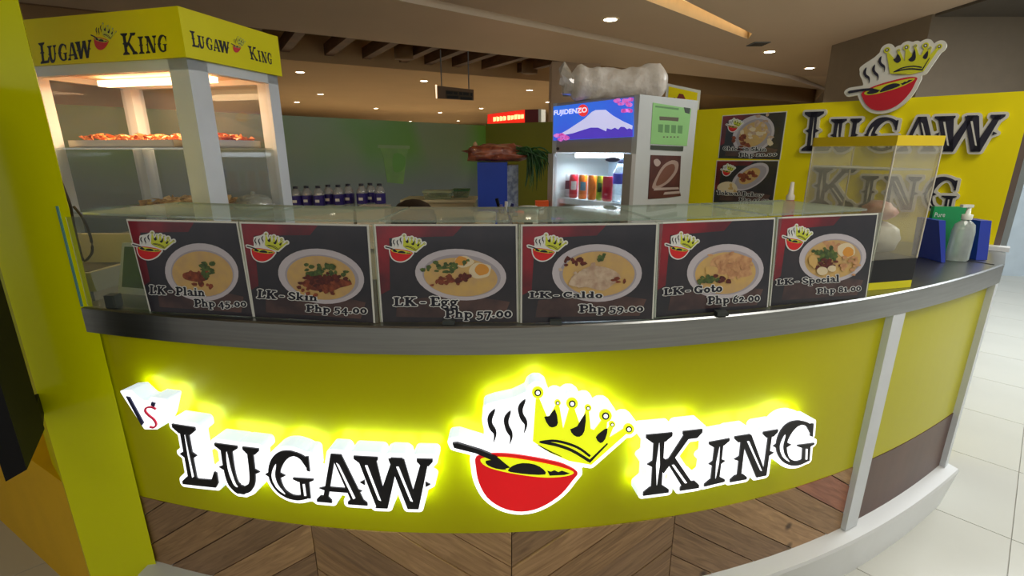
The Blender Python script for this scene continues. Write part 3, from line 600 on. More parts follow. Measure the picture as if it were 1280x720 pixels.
# ================================================================== MENU SIGNS AND GLASS GUARD
MENU_BG = M('menu_print_dark', (44, 38, 46), .35, rgb2=(24, 26, 36), scale=9, coat=.6); MENU_RED = M('menu_print_red', (150, 14, 34), .35, rgb2=(84, 10, 26), scale=7, coat=.6)
MENU_WOOD = M('menu_print_table', (92, 66, 60), .35, rgb2=(52, 36, 40), scale=12, coat=.5); PAPER = M('white_paper', (220, 222, 212), .5)
BOWLW = M('print_bowl_white', (196, 190, 196), .35, coat=.4); BOWLR = M('print_bowl_rim', (164, 158, 166), .35, coat=.4); SOUP = M('print_soup', (206, 170, 98), .35, rgb2=(192, 158, 106), scale=30, coat=.4)
P_MEAT = M('print_meat', (150, 76, 46), .4, rgb2=(96, 40, 26), scale=90); P_GRN = M('print_green', (92, 112, 52), .4, rgb2=(50, 70, 36), scale=90); P_EGG = M('print_egg_white', (222, 206, 170), .4); P_YOLK = M('print_yolk', (216, 150, 60), .4)
P_TRIPE = M('print_tripe', (206, 160, 112), .4, rgb2=(176, 126, 88), scale=60); P_CHK = M('print_chicken', (206, 186, 160), .4, rgb2=(176, 146, 124), scale=50); P_DK = M('print_dark_chilli', (104, 40, 28), .4, rgb2=(70, 26, 20), scale=80)
P_YEL = M('print_crown_yellow', (206, 214, 60), .4); P_RED = M('print_bowl_red', (212, 34, 36), .4); P_WHT = M('print_white', (226, 228, 224), .4); P_BLK = M('print_black', (14, 16, 34), .4)
PRINT = (P_WHT, P_WHT, P_RED, P_YEL, P_BLK)
FOODM = {'meat': P_MEAT, 'green': P_GRN, 'eggw': P_EGG, 'yolk': P_YOLK, 'tripe': P_TRIPE, 'chk': P_CHK, 'dk': P_DK, 'soup': SOUP}
def menu(name, quad, bowl, soup, food, t1, q1, t2, q2, logo, label, plane=None, z0=1.052, h=.232, group='menu signs on the glass guard', cat='menu sign'):
    TL, TR, BR, BL = quad
    if plane is None:
        a = at_z(*BL, 1.053); b = at_z(*BR, 1.053); p = Plane((a.x, a.y), (b.x, b.y))
        Q = [(p.px(*TL)[0], z0+h), (p.px(*TR)[0], z0+h), (p.w, z0), (0, z0)]
        Q[0] = (0 if abs(Q[0][0]) < .01 else Q[0][0], z0+h)
    else: p = plane; Q = [p.px(*c) for c in quad]
    c = p.pt((Q[2][0]+Q[3][0])/2, Q[3][1]); t = thing(name, label, cat, c, group)
    fn = lambda a, z, d: p.pt(a, z, d)
    mb = MB(); e = .004; C = [(Q[0][0]-e, Q[0][1]+e), (Q[1][0]+e, Q[1][1]+e), (Q[2][0]+e, Q[2][1]), (Q[3][0]-e, Q[3][1])]; mb.prism(C[::-1], fn, -.001, .0012, 0); mb.build('card', PAPER, t)
    mb = MB(); mb.prism(Q[::-1], fn, .0012, .0018, 0)
    B = lambda a, b_: bil(Q, a, b_)
    mb.prism([B(0, .3), B(.07, .35), B(.09, .88), B(.55, .90), B(.62, 1), B(0, 1)], fn, .0018, .0020, 1)
    mb.prism([B(.10, .06), B(.9, .04), B(.95, .22), B(.6, .30), B(.12, .24)], fn, .0018, .0020, 2)
    mb.build('printed_sheet', [MENU_BG, MENU_RED, MENU_WOOD], t)
    P = lambda pts: [p.px(*q) for q in pts]
    cx, cy, rx, ry, tilt = bowl
    def el(cx, cy, rx, ry, n=36):
        o = []
        for k in range(n):
            x, y = rx*math.cos(2*math.pi*k/n), ry*math.sin(2*math.pi*k/n); o.append((cx+x*math.cos(tilt)-y*math.sin(tilt), cy+x*math.sin(tilt)+y*math.cos(tilt)))
        return o
    mb = MB(); mb.prism(P(el(cx, cy, rx, ry)), fn, .0020, .0022, 0); mb.prism(P(el(cx+rx*.02, cy+ry*.04, rx*.86, ry*.82)), fn, .0022, .0023, 1); sx, sy, srx, sry = soup
    mb.prism(P(el(sx, sy, srx, sry)), fn, .0023, .0024, 2); mb.build('bowl_print', [BOWLW, BOWLR, SOUP], t)
    rn = random.Random(sum(map(ord, label))); keys = []; mb = MB(); d = .0024
    for k, x, y, a, b_, n in food:
        m = FOODM[k]
        if m not in keys: keys.append(m)
        for i in range(int(n*1.6) if n > 1 else 1):
            if n == 1: mb.prism(P(smooth_closed(blob(x, y, a, b_, rn, 10, .12 if k in ('eggw', 'yolk') else .25), 2)), fn, d, d+.0001, keys.index(m))
            else: mb.prism(P(blob(x+rn.gauss(0, a*.5), y+rn.gauss(0, b_*.5), rn.uniform(1.8, 4.4), rn.uniform(1.4, 3.4), rn, 7, .3)), fn, d, d+.0001, keys.index(m))
            d += .00003
    if mb.v: mb.build('topping_print', keys, t)
    lx, ly, ls, lsy = logo; m2 = lambda u, v: p.px(lx+(u-440)*ls, ly+(v-385)*lsy)
    make_logo((m2, lambda a, z, d: fn(a, z, d)), .0028 if plane is None else .004, .0016 if plane is None else .0026, t, .0030, .0003, .0018, PRINT)
    for s, q in ((t1, q1), (t2, q2)):
        qq = [p.px(*c_) for c_ in q]; mb = MB(); heavy_text(mb, s, qq, fn, .0034, .17, 0); mb.build('lettering_outline', [P_WHT], t)
        mb = MB(); heavy_text(mb, s, qq, fn, .0040, .0, 0); mb.build('lettering', [P_BLK], t)
    return t, p, Q
menus = []
menus.append(menu('menu_sign', [(161.5, 281), (296, 281.5), (316, 395), (189.5, 388.7)], (253, 340, 46, 36, .12), (254, 342, 38, 28), [('meat', 246, 345, 17, 6, 1), ('meat', 250, 350, 14, 9, 9), ('green', 257, 334, 10, 9, 10), ('green', 262, 342, 8, 6, 6)],
    'LK - Plain', [(188, 356), (257, 360), (258, 370), (188, 367)], 'Php 45.00', [(243, 373), (309, 374), (310, 383), (244, 383)], (192, 306, .072, .068), 'leftmost dark menu sign reading LK - Plain Php 45.00 on the glass'))
menus.append(menu('menu_sign', [(301.5, 282), (459, 285.7), (467, 403), (319.5, 395.5)], (402, 345, 54, 34, .14), (402, 347, 43, 27), [('green', 402, 340, 22, 10, 22), ('meat', 406, 355, 28, 9, 1), ('dk', 405, 350, 26, 10, 22), ('meat', 404, 362, 20, 7, 8), ('green', 412, 333, 12, 6, 8)],
    'LK - Skin', [(323, 361), (398, 367), (398, 376), (322, 372)], 'Php 54.00', [(383, 380), (460, 382), (460, 392), (383, 389)], (334, 308, .070, .070), 'dark menu sign reading LK - Skin Php 54.00 on the glass'))
menus.append(menu('menu_sign', [(468, 283.7), (644.5, 282), (646, 402), (479, 402)], (576, 343, 57, 32, .08), (576, 346, 46, 24), [('eggw', 580, 327, 12, 7, 1), ('eggw', 600, 338, 15, 10, 1), ('yolk', 577, 326, 8, 6, 1), ('yolk', 602, 337, 9, 7, 1), ('green', 556, 334, 20, 7, 18), ('meat', 560, 350, 18, 5, 14), ('dk', 580, 347, 9, 5, 8)],
    'LK - Egg', [(492, 371), (573, 370), (574, 382), (492, 382)], 'Php 57.00', [(556, 386), (640, 385), (640, 396), (556, 397)], (506, 309, .068, .066), 'dark menu sign reading LK - Egg Php 57.00 on the glass'))
menus.append(menu('menu_sign', [(651.5, 283), (820, 281.6), (814.5, 398), (652.5, 403)], (746, 341, 56, 36, .0), (748, 342, 45, 28), [('dk', 725, 327, 14, 5, 8), ('green', 751, 322, 6, 4, 6), ('chk', 745, 347, 26, 14, 1), ('chk', 742, 345, 26, 14, 20), ('chk', 722, 352, 12, 8, 1), ('meat', 768, 350, 8, 4, 4)],
    'LK - Caldo', [(661, 364), (753, 364), (753, 372), (661, 372)], 'Php 59.00', [(723, 380), (804, 380), (804, 389), (723, 390)], (683, 308, .066, .066), 'dark menu sign reading LK - Caldo Php 59.00 on the glass'))
menus.append(menu('menu_sign', [(824, 281.5), (967, 273.4), (958, 383.5), (819.5, 396)], (906, 339, 48, 34, -.10), (906, 341, 38, 26), [('tripe', 915, 332, 25, 15, 1), ('tripe', 913, 332, 24, 14, 26), ('soup', 888, 338, 8, 6, 1), ('green', 884, 349, 12, 5, 14), ('dk', 903, 350, 8, 6, 4)],
    'LK - Goto', [(828, 360), (902, 354), (902, 364), (828, 369)], 'Php 62.00', [(883, 370), (949, 366), (949, 376), (883, 380)], (851, 306, .056, .064), 'dark menu sign reading LK - Goto Php 62.00 on the glass'))
menus.append(menu('menu_sign', [(973, 273), (1096, 267.4), (1081, 371), (963, 382)], (1040, 322, 42, 30, -.12), (1040, 324, 35, 24), [('tripe', 1036, 308, 14, 5, 8), ('eggw', 1057, 313, 12, 9, 1), ('yolk', 1059, 315, 7, 6, 1), ('green', 1030, 318, 14, 7, 24), ('dk', 1034, 330, 16, 5, 14), ('tripe', 1064, 328, 10, 13, 10), ('eggw', 1026, 338, 7, 5, 1), ('eggw', 1038, 335, 5, 4, 1), ('soup', 1014, 326, 6, 8, 1)],
    'LK - Special', [(969, 349), (1048, 343), (1048, 352), (969, 356)], 'Php 81.00', [(1019, 360), (1075, 355), (1075, 363), (1019, 367)], (995, 296, .050, .062), 'rightmost dark menu sign reading LK - Special Php 81.00 on the glass'))
gg = thing('glass_guard', 'low glass guard with a flat glass shelf running along the counter', 'glass guard', (0, 1.15, 1.05))
for t, p, Q in menus:
    w0, w1 = Q[3][0]-.008, Q[2][0]+.010
    mb = MB(); mb.prism([(w0, 1.051), (w1, 1.051), (max(w1, Q[1][0]+.008), 1.288), (min(w0, Q[0][0]-.006), 1.288)], lambda a, z, d: p.pt(a, z, d), -.0085, -.0025, 0); g = mb.build('glass_panel', GLASS, gg)
    mb = MB(); mb.prism([(w0, 1.051), (w0+.002, 1.051), (min(w0, Q[0][0]-.006)+.002, 1.288), (min(w0, Q[0][0]-.006), 1.288)], lambda a, z, d: p.pt(a, z, d), -.009, -.002, 0); mb.build('edge', GEDGE, g)
GI = .045
xs = [-1.13, -.66, -.31, .0, .34, .66, 1.0]
for i in range(6):
    sh = MB(); vs, fs = sweep(lsp(xs[i]+.003, xs[i+1]-.003, 6), [(GI, 1.289), (GI, 1.295), (GI+.27, 1.295), (GI+.27, 1.289)]); sh.add(vs, fs); s_ = sh.build('shelf_pane', SHELFG, gg)
    sh = MB(); vs, fs = sweep(lsp(xs[i]+.003, xs[i+1]-.003, 6), [(GI+.27, 1.289), (GI+.27, 1.295), (GI+.272, 1.295), (GI+.272, 1.289)]); sh.add(vs, fs); sh.build('edge', GEDGE, s_)
# left end pane and first narrow pane
a = at_z(105, 382, 1.052); b = at_z(190, 388, 1.052)
ep = Plane((a.x, a.y), (b.x, b.y)); mb = MB(); mb.fbox(ep.p0, ep.e, ep.n, -.0, ep.w-.01, -.006, 0, 1.051, 1.288); mb.build('glass_panel', GLASS, gg)
mb = MB(); mb.box((a.x-.004, a.y-.006, 1.051), (a.x+.001, a.y+.012, 1.315)); mb.build('end_pane', M('blue_green_glass_edge', (96, 150, 150), .2), gg)
for u, v in ((137, 386), (560, 407), (695, 407), (905, 396)):
    c = at_z(u, v, 1.051); mb = MB(); mb.box((c.x-.014, c.y+.006, 1.0505), (c.x+.014, c.y+.03, 1.060 if u > 200 else 1.085)); mb.build('foot_clamp', M('dark_clamp', (58, 64, 60), .35), gg)
# ================================================================== WALL SIGNS AND POSTERS
fw = lambda a, z, d: WP.pt(a, z, d)
W_WHT = M('sign_white_edge', (214, 212, 200), .5); W_BLK = M('sign_black', (22, 20, 40), .4)
t = thing('wall_letters', 'dark cut-out letters LUGAW with white edge on yellow wall', 'sign', WP.pt(.8, 1.5, .02))
q = [WP.px(*c, .02) for c in ((1006, 140), (1261, 131), (1243, 189.8), (1001, 188.8))]
make_word(word_quads('LUGAW', q), fw, .004, .02, True, t, .006, .010, W_BLK, W_WHT, W_WHT)
t = thing('wall_letters', 'dark cut-out letters KING with white edge on yellow wall', 'sign', WP.pt(.8, 1.3, .02))
q = [WP.px(*c, .02) for c in ((1016, 209), (1202, 211), (1191, 265), (1011, 256))]
make_word(word_quads('KING', q), fw, .004, .02, True, t, .006, .010, W_BLK, W_WHT, W_WHT)
t = thing('wall_emblem', 'steaming red bowl and crown cut-out standing above the yellow wall', 'sign', WP.pt(.8, 1.7, .03))
A_ = np.array([(90, 375, 1), (803, 312, 1), (432, 163, 1), (350, 648, 1), (182, 425, 1), (594, 488, 1)], float); B_ = np.array([(92, 488), (825, 112), (352, 162), (372, 640), (192, 492), (655, 372)], float)
X_ = np.linalg.lstsq(A_, B_, rcond=None)[0]
def wlm(u, v):
    z = np.array((u, v, 1.0)) @ X_; return WP.px(1050+z[0]*.15275, 40+z[1]*.15275, .03)
W_RED = M('sign_red', (196, 10, 34), .4); W_YEL = M('sign_yellow', (206, 206, 34), .4)
make_logo((wlm, fw), .014, .006, t, .03, .004, .012, (W_WHT, W_WHT, W_RED, W_YEL, W_BLK))
for nm, quad, bowl, soup, food, t1, q1, t2, q2, lg, lb in (
    ('wall_menu', [(904, 145.3), (983, 140), (974.4, 199.5), (898.5, 197.7)], (942, 168, 28, 22, -.6), (942, 168, 20, 14), [('chk', 948, 160, 18, 12, 12), ('eggw', 940, 168, 12, 9, 4), ('meat', 928, 176, 10, 8, 8), ('eggw', 958, 172, 8, 10, 3)],
     'Chicken Skin', [(904, 183), (959, 184), (958, 189), (904, 188)], 'Php 20.00', [(924, 191), (972, 190), (971, 195), (924, 196)], (918, 156, .028, .032), 'upper small dark menu poster reading Chicken Skin on the yellow wall'),
    ('wall_menu', [(896.7, 201.3), (973, 201.3), (965.3, 256), (891.9, 252.7)], (938, 221, 26, 13, -.55), (937, 220, 15, 8), [('meat', 935, 219, 10, 5, 8), ('eggw', 910, 235, 12, 9, 1), ('soup', 913, 235, 6, 5, 2)],
     'Tokwat Baboy', [(896, 238), (955, 241), (954, 246), (896, 243)], 'Php 45.00', [(924, 247), (962, 248), (961, 253), (924, 251)], (910, 212, .024, .028), 'lower small dark menu poster reading Tokwat Baboy on the yellow wall')):
    menu(nm, quad, bowl, soup, food, t1, q1, t2, q2, lg, lb, plane=WP.shift(.001), group='menu posters on the yellow wall', cat='poster')
# ================================================================== WARMING CABINET
Ym = 1.55
def cc(u, v, k): d = ray(u, v); return Vector((d.x/d.y*Ym*k, Ym*k, 0))
cm = cc(222.5, 9, 1.0); cr = cc(343.5, 70, 1.235); cl = cc(43, 60, 1.15)
eR = (cr-cm); wR = eR.length; eR.normalize(); eL = Vector((-eR.y, eR.x, 0)); wL = (cl-cm).length   # square plan
cab = thing('warming_cabinet', 'tall glass food warmer with yellow lettered header on left of counter', 'display case', (cm.x, cm.y, 1.05))
ZT, ZH = EYE+.252*Ym, EYE+.167*Ym
def cbox(mb, a0, a1, b0, b1, z0, z1, mi=0): mb.fbox(cm, eL, eR, a0, a1, b0, b1, z0, z1, mi)
mb = MB(); cbox(mb, -.012, wL+.012, -.012, wR+.012, ZH, ZT); mb.build('header_box', Y_HEAD, cab)
pw = .062
for a0, b0, ww in ((0, 0, .07), (wL-.05, 0, .05), (0, wR-.05, .05), (wL-.05, wR-.05, .05)):
    mb = MB(); cbox(mb, a0, a0+ww, b0, b0+ww, 1.055, ZH); mb.build('corner_post', WHITE_M, cab)
for z0, z1 in ((ZH-.03, ZH), (1.055, 1.08)):
    mb = MB(); cbox(mb, 0, wL, 0, .03, z0, z1); cbox(mb, 0, wL, wR-.03, wR, z0, z1); cbox(mb, 0, .03, 0, wR, z0, z1); cbox(mb, wL-.03, wL, 0, wR, z0, z1); mb.build('frame_rail', WHITE_M, cab)
mb = MB(); cbox(mb, .01, wL-.01, .01, wR-.01, 1.053, 1.06); mb.build('base_plate', WHITE_M, cab)
for r in ((.03, wL-.03, .012, .016), (.03, wL-.03, wR-.016, wR-.012)):
    mb = MB(); cbox(mb, r[0], r[1], r[2], r[3], 1.08, ZH-.03); mb.build('glass_pane', CABG, cab)
for r in ((.012, .016, .03, wR-.03), (wL-.016, wL-.012, .03, wR-.03)):
    mb = MB(); cbox(mb, r[0], r[1], r[2], r[3], 1.08, ZH-.03); mb.build('glass_pane', CABG, cab)
for z in (1.452, 1.235):
    mb = MB(); cbox(mb, .02, wL-.02, .02, wR-.02, z, z+.006); s_ = mb.build('glass_shelf', glass('shelf_glass_clear', (.86, .92, .88), .2, .06), cab)
mb = MB(); cbox(mb, .10, wL-.10, wR*.45, wR*.55, ZH-.04, ZH-.022); mb.build('lamp_tube', M('warm_lamp', (255, 214, 160), .4, emit=7), cab)
mb = MB(); cbox(mb, .03, wL-.03, .03, wR-.03, ZH-.012, ZH-.004); mb.build('reflector', M('reflector_white', (240, 226, 200), .5), cab)
c = cm+eL*wL*.5+eR*wR*.5
lo = area('cabinet_lamp', (c.x, c.y, ZH-.05), .4, 5.5, (1, .66, .36)); lo.data.size_y = .2; lo.data.shape = 'RECTANGLE'; lo.rotation_euler = (0, 0, math.atan2(eL.y, eL.x))
# header lettering
fa = Plane((cm.x, cm.y), (cl.x, cl.y)).shift(.0); q0 = cm-eR*.012; q1 = q0+eL*wL; HP = Plane((q1.x, q1.y), (q0.x, q0.y))
q0 = cm-eL*.012; q1 = q0+eR*wR; HP2 = Plane((q0.x, q0.y), (q1.x, q1.y))
for P_, LQ, KQ, lm in ((HP, ((48, 54), (114, 44), (115, 72), (51, 80)), ((150, 42), (208, 38), (209, 65), (154, 69)), (113.5, 28, 33, 35)),
                   (HP2, ((236.5, 38), (286, 49), (287, 67.5), (240, 58)), ((309, 57), (338.5, 63), (340, 81), (313, 74)), (288.5, 45, 18.5, 21))):
    fn = (lambda P: (lambda a, z, d: P.pt(a, z, d)))(P_)
    for wd, qd in (('LUGAW', LQ), ('KING', KQ)):
        make_word(word_quads(wd, [P_.px(*c_) for c_ in qd]), fn, .0006, .0004, False, cab, blk=BLACK, wht=BLACK)
    x0, y0, ww, hh = lm
    make_logo(((lambda P, x0, y0, ww, hh: (lambda u, v: P.px(x0+(u-80)/750*ww, y0+(v-140)/515*hh)))(P_, x0, y0, ww, hh), fn), .001, .003, cab, .0006, .0004, .0002, PRINT, halo=False)
# trays of food
def heap(name, label, cat, a0, a1, b0, b1, z, n, mat, rnd, sz=.016):
    c = cm+eL*(a0+a1)/2+eR*(b0+b1)/2; t = thing(name, label, cat, (c.x, c.y, z))
    mb = MB(); cbox(mb, a0, a1, b0, b1, z, z+.004); cbox(mb, a0, a1, b0, b0+.004, z, z+.024); cbox(mb, a0, a1, b1-.004, b1, z, z+.024); cbox(mb, a0, a0+.004, b0, b1, z, z+.024); cbox(mb, a1-.004, a1, b0, b1, z, z+.024)
    mb.build('tray', M('steel_tray', (190, 180, 160), .3, metal=.8), t)
    mb = MB()
    for i in range(n):
        p = cm+eL*rnd.uniform(a0+.02, a1-.02)+eR*rnd.uniform(b0+.02, b1-.02); h = z+.012+rnd.random()*.026
        s = sz*rnd.uniform(.6, 1.3); vs = [Vector((p.x+rnd.uniform(-s, s), p.y+rnd.uniform(-s, s), h+rnd.uniform(-s, s)*.7)) for _ in range(6)]
        mb.add(vs, [(0, 1, 2), (0, 2, 3), (0, 3, 4), (1, 2, 5), (2, 3, 5), (3, 4, 5), (0, 1, 5)])
    o = mb.build('fried_pieces', mat, t); o['kind'] = 'stuff'; return t
rr = random.Random(5)
heap('food_tray', 'tray of orange fried pieces on the upper shelf of the food warmer', 'food tray', .16, wL-.07, .05, wR-.06, 1.459, 420, M('fried_orange', (236, 156, 84), .5, rgb2=(204, 106, 46), scale=60), rr)
heap('food_tray', 'small tray of orange pieces on the upper shelf nearer the corner post', 'food tray', .05, .15, .08, wR-.07, 1.459, 120, M('fried_orange', (226, 128, 60), .5), rr)
heap('food_tray', 'tray of pale fried strips on the lower shelf of the food warmer', 'food tray', .12, .40, .05, wR-.08, 1.242, 320, M('fried_pale', (228, 190, 128), .5, rgb2=(196, 150, 92), scale=60), rr, .02)
p = cm+eL*.07+eR*(wR-.12); t = thing('covered_dish', 'round dish with a clear dome lid on the lower warmer shelf', 'dish', (p.x, p.y, 1.242))
mb = MB(); mb.lathe([(0, 0), (.062, 0), (.07, .014), (.066, .014), (.06, .004), (0, .004)]); mb.build('plate', WHITE_M, t, False)
mb = MB(); mb.lathe([(.064, .014), (.062, .028), (.05, .042), (.03, .05), (.008, .053), (.008, .062), (0, .064)]); mb.build('lid', glass('lid_plastic', (.9, .92, .88), .3, .25), t, False)
# power cable by the pillar
mb = MB(); mb.tube([at_y(u, v, 1.30) for u, v in smooth([(72, 214), (80, 236), (88, 257), (92, 280), (98, 305), (104, 325), (111, 322), (115.5, 312), (112, 292), (103, 272), (92, 258)])], .0032); tag(mb.build('power_cable', M('dark_cable', (46, 36, 22), .6)), 'dark looped power cable hanging beside the yellow pillar', 'cable')
# ================================================================== CONTENTS BEHIND THE GLASS, LEFT
c = at_z(128, 352, 1.06); t = thing('white_container', 'white plastic bin with open curved front behind the glass', 'container', (c.x-.02, 1.42, 1.052))
mb = MB(); x, y = c.x-.02, 1.42; mb.hexa([(x-.07, y-.05, 1.052), (x+.07, y-.05, 1.052), (x+.08, y+.1, 1.052), (x-.08, y+.1, 1.052)], [(x-.09, y-.075, 1.115), (x+.085, y-.075, 1.115), (x+.10, y+.1, 1.115), (x-.10, y+.1, 1.115)])
mb.hexa([(x-.10, y+.06, 1.115), (x+.10, y+.06, 1.115), (x+.10, y+.1, 1.115), (x-.10, y+.1, 1.115)], [(x-.11, y+.08, 1.20), (x+.11, y+.08, 1.20), (x+.11, y+.1, 1.20), (x-.11, y+.1, 1.20)])
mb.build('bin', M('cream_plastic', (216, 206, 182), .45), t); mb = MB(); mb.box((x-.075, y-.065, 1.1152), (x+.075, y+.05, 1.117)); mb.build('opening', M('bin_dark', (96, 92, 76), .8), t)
GB = at_z(150, 368, 1.052); GB2 = at_z(192, 372, 1.052); gpn = Plane((GB.x, GB.y), (GB2.x, GB2.y)); t = thing('green_board', 'green framed card leaning behind the leftmost menu sign', 'board', gpn.pt(.04, 1.052))
fg = lambda a, z, d: gpn.pt(a, z, d); T_ = [gpn.px(*c_) for c_ in ((150, 304), (200, 306), (210, 372), (145, 368))]; T_[2] = (T_[2][0], 1.053); T_[3] = (T_[3][0], 1.053)
mb = MB(); mb.prism(T_[::-1], fg, -.012, -.006, 0); mb.build('frame', WHITE_M, t); T2 = [bil(T_, .08, .93), bil(T_, .95, .93), bil(T_, .95, .14), bil(T_, .08, .14)]
mb = MB(); mb.prism(T2[::-1], fg, -.006, -.004, 0); mb.build('card', M('green_card', (66, 112, 44), .5, rgb2=(50, 90, 34), scale=12), t)
# black screen on the pillar
t = thing('wall_screen', 'black screen seen edge-on beside the yellow pillar at left border', 'screen', (-1.25, 1.09, 1.1))
mb = MB(); mb.hexa([(-1.160, 1.005, .715), (-1.246, 1.150, .735), (-1.300, 1.150, .735), (-1.190, .98, .70)], [(-1.160, 1.005, 1.6), (-1.246, 1.150, 1.6), (-1.300, 1.150, 1.6), (-1.190, .98, 1.6)]); mb.build('panel', M('black_plastic', (12, 12, 14), .6, spec=.2), t)
mb = MB(); mb.hexa([(-1.262, 1.12, .735), (-1.25, 1.15, .735), (-1.315, 1.225, .74), (-1.33, 1.2, .74)], [(-1.262, 1.12, .80), (-1.25, 1.15, .80), (-1.315, 1.225, .80), (-1.33, 1.2, .80)]); mb.build('bracket', M('black_plastic', (12, 12, 14), .6, spec=.2), t)
# ================================================================== ACRYLIC BOX
a = Vector((1.047, 1.386, 0)); b = Vector((1.207, 1.4255, 0)); ea = (b-a).normalized(); na = Vector((-ea.y, ea.x, 0)); wa = (b-a).length; da = .276
ab = thing('acrylic_case', 'clear acrylic display box with yellow rim and black band on counter', 'display case', (1.05, 1.5, 1.05))
def abx(nm, mat, a0, a1, d0, d1, z0, z1): mb = MB(); mb.fbox(a, ea, na, a0, a1, d0, d1, z0, z1); return mb.build(nm, mat, ab)
abx('front_pane', ACRYL, 0, wa, 0, .004, 1.141, 1.468); abx('back_pane', ACRYL, 0, wa, da-.004, da, 1.141, 1.468); abx('side_pane', ACRYL, 0, .004, .004, da-.004, 1.141, 1.468); abx('side_pane', ACRYL, wa-.004, wa, .004, da-.004, 1.141, 1.468)
YT = M('yellow_tape', (236, 206, 20), .4)
abx('rim', YT, -.002, wa+.002, -.002, .003, 1.462, 1.489); abx('rim', YT, -.002, .003, .003, da, 1.462, 1.489); abx('rim', YT, wa-.003, wa+.002, .003, da, 1.462, 1.489); abx('rim', YT, -.002, wa+.002, da-.003, da+.002, 1.462, 1.489)
abx('yellow_band', M('yellow_band', (226, 220, 10), .4), -.001, wa+.001, -.001, da, 1.0505, 1.073); abx('black_band', M('black_band', (14, 15, 16), .35), -.001, wa+.001, -.001, da, 1.0735, 1.141)
for x_, y_ in ((0, 0), (wa, 0), (0, da), (wa, da)):
    p = a+ea*x_+na*y_; mb = MB(); mb.tube([(p.x, p.y, 1.141), (p.x, p.y, 1.465)], .0022, 0, 6); mb.build('corner_edge', M('acrylic_edge', (222, 216, 196), .3), ab)
abx('inner_shelf', glass('inner_shelf_acrylic', (.9, .9, .88), .3, .35), .005, wa-.005, .01, da-.01, 1.395, 1.399)
def crumple(c, rx, ry, rz, seed, amp=.25, seg=18, rg=10, fl=1.0):
    mb = MB(); vs = []
    for i in range(rg+1):
        ph = -math.pi/2+math.pi*i/rg
        for k in range(seg):
            th_ = 2*math.pi*k/seg; d = Vector((math.cos(ph)*math.cos(th_), math.cos(ph)*math.sin(th_), math.sin(ph)))
            s = 1+amp*noise.noise(d*2.3+Vector((seed, 0, 0)))+amp*.5*noise.noise(d*6+Vector((0, seed, 0)))
            z = d.z*rz*s; z = max(z, -rz*.8); vs.append(Vector(c)+Vector((d.x*rx*s, d.y*ry*s, z)))
    fs = [(i*seg+k, i*seg+(k+1) % seg, (i+1)*seg+(k+1) % seg, (i+1)*seg+k) for i in range(rg) for k in range(seg)]
    mb.add(vs, fs, 0, True); return mb
p = a+ea*wa*.58+na*.085
tag(crumple((p.x, p.y, 1.192), .062, .07, .050, 3, .25).build('white_packet', M('white_plastic_bag', (224, 226, 220), .35, bump=.3)), 'white crumpled plastic packet inside the acrylic box', 'packet')
tag(crumple((p.x-.005, p.y, 1.272), .036, .05, .03, 9, .3).build('red_packet', M('red_pink_packet', (214, 92, 86), .4, rgb2=(230, 190, 176), scale=14)), 'pink and red packet on top of the white packet in acrylic box', 'packet')
# ================================================================== HAND GEL AND BLUE HOLDER, RIGHT
bx = Plane((1.60, 1.86), (1.79, 1.86)); t = thing('blue_holder', 'open blue cardboard holder at the right end of the counter', 'box', (1.69, 1.84, 1.05))
BLU = M('blue_card', (36, 60, 166), .4); mb = MB(); mb.hexa([(1.585, 1.76, 1.051), (1.60, 1.76, 1.051), (1.60, 1.90, 1.051), (1.585, 1.90, 1.051)], [(1.575, 1.80, 1.20), (1.60, 1.80, 1.20), (1.60, 1.90, 1.20), (1.575, 1.90, 1.20)]); mb.build('side', BLU, t)
mb = MB(); mb.hexa([(1.75, 1.80, 1.051), (1.792, 1.80, 1.051), (1.792, 1.90, 1.051), (1.75, 1.90, 1.051)], [(1.758, 1.83, 1.195), (1.80, 1.83, 1.195), (1.80, 1.90, 1.195), (1.758, 1.90, 1.195)]); mb.build('side', BLU, t)
mb = MB(); mb.box((1.60, 1.885, 1.051), (1.76, 1.90, 1.10)); mb.build('back', BLU, t)
mb = MB(); mb.box((1.606, 1.868, 1.052), (1.742, 1.883, 1.243)); t2 = tag(mb.build('green_packet', M('green_packet', (18, 150, 84), .4)), 'green packet standing in the blue holder behind the gel bottle', 'packet')
mb = MB(); text(mb, 'Pure', [(1.61, 1.222), (1.65, 1.222), (1.65, 1.205), (1.61, 1.205)], lambda x, z, d: Vector((x, 1.8645-d, z)), 0, .0, 0); mb.build('lettering', P_WHT, t2)
t = thing('gel_bottle', 'clear pump bottle of hand gel in front of the blue holder', 'bottle', (1.675, 1.80, 1.0505))
GEL = glass('gel_plastic', (.86, .92, .88), .35, .38, (.72, .80, .74))
mb = MB(); mb.lathe([(0, 0), (.035, 0), (.039, .006), (.038, .11), (.033, .135), (.016, .150), (.013, .155)], seg=18, sy=.75); mb.build('body', GEL, t, False)
mb = MB(); mb.lathe([(.016, .154), (.017, .172), (.008, .174), (.006, .20), (0, .2)], seg=14); mb.box((-.03, -.007, .198), (.01, .007, .208)); mb.build('pump', M('pump_plastic', (226, 232, 220), .3), t, False)
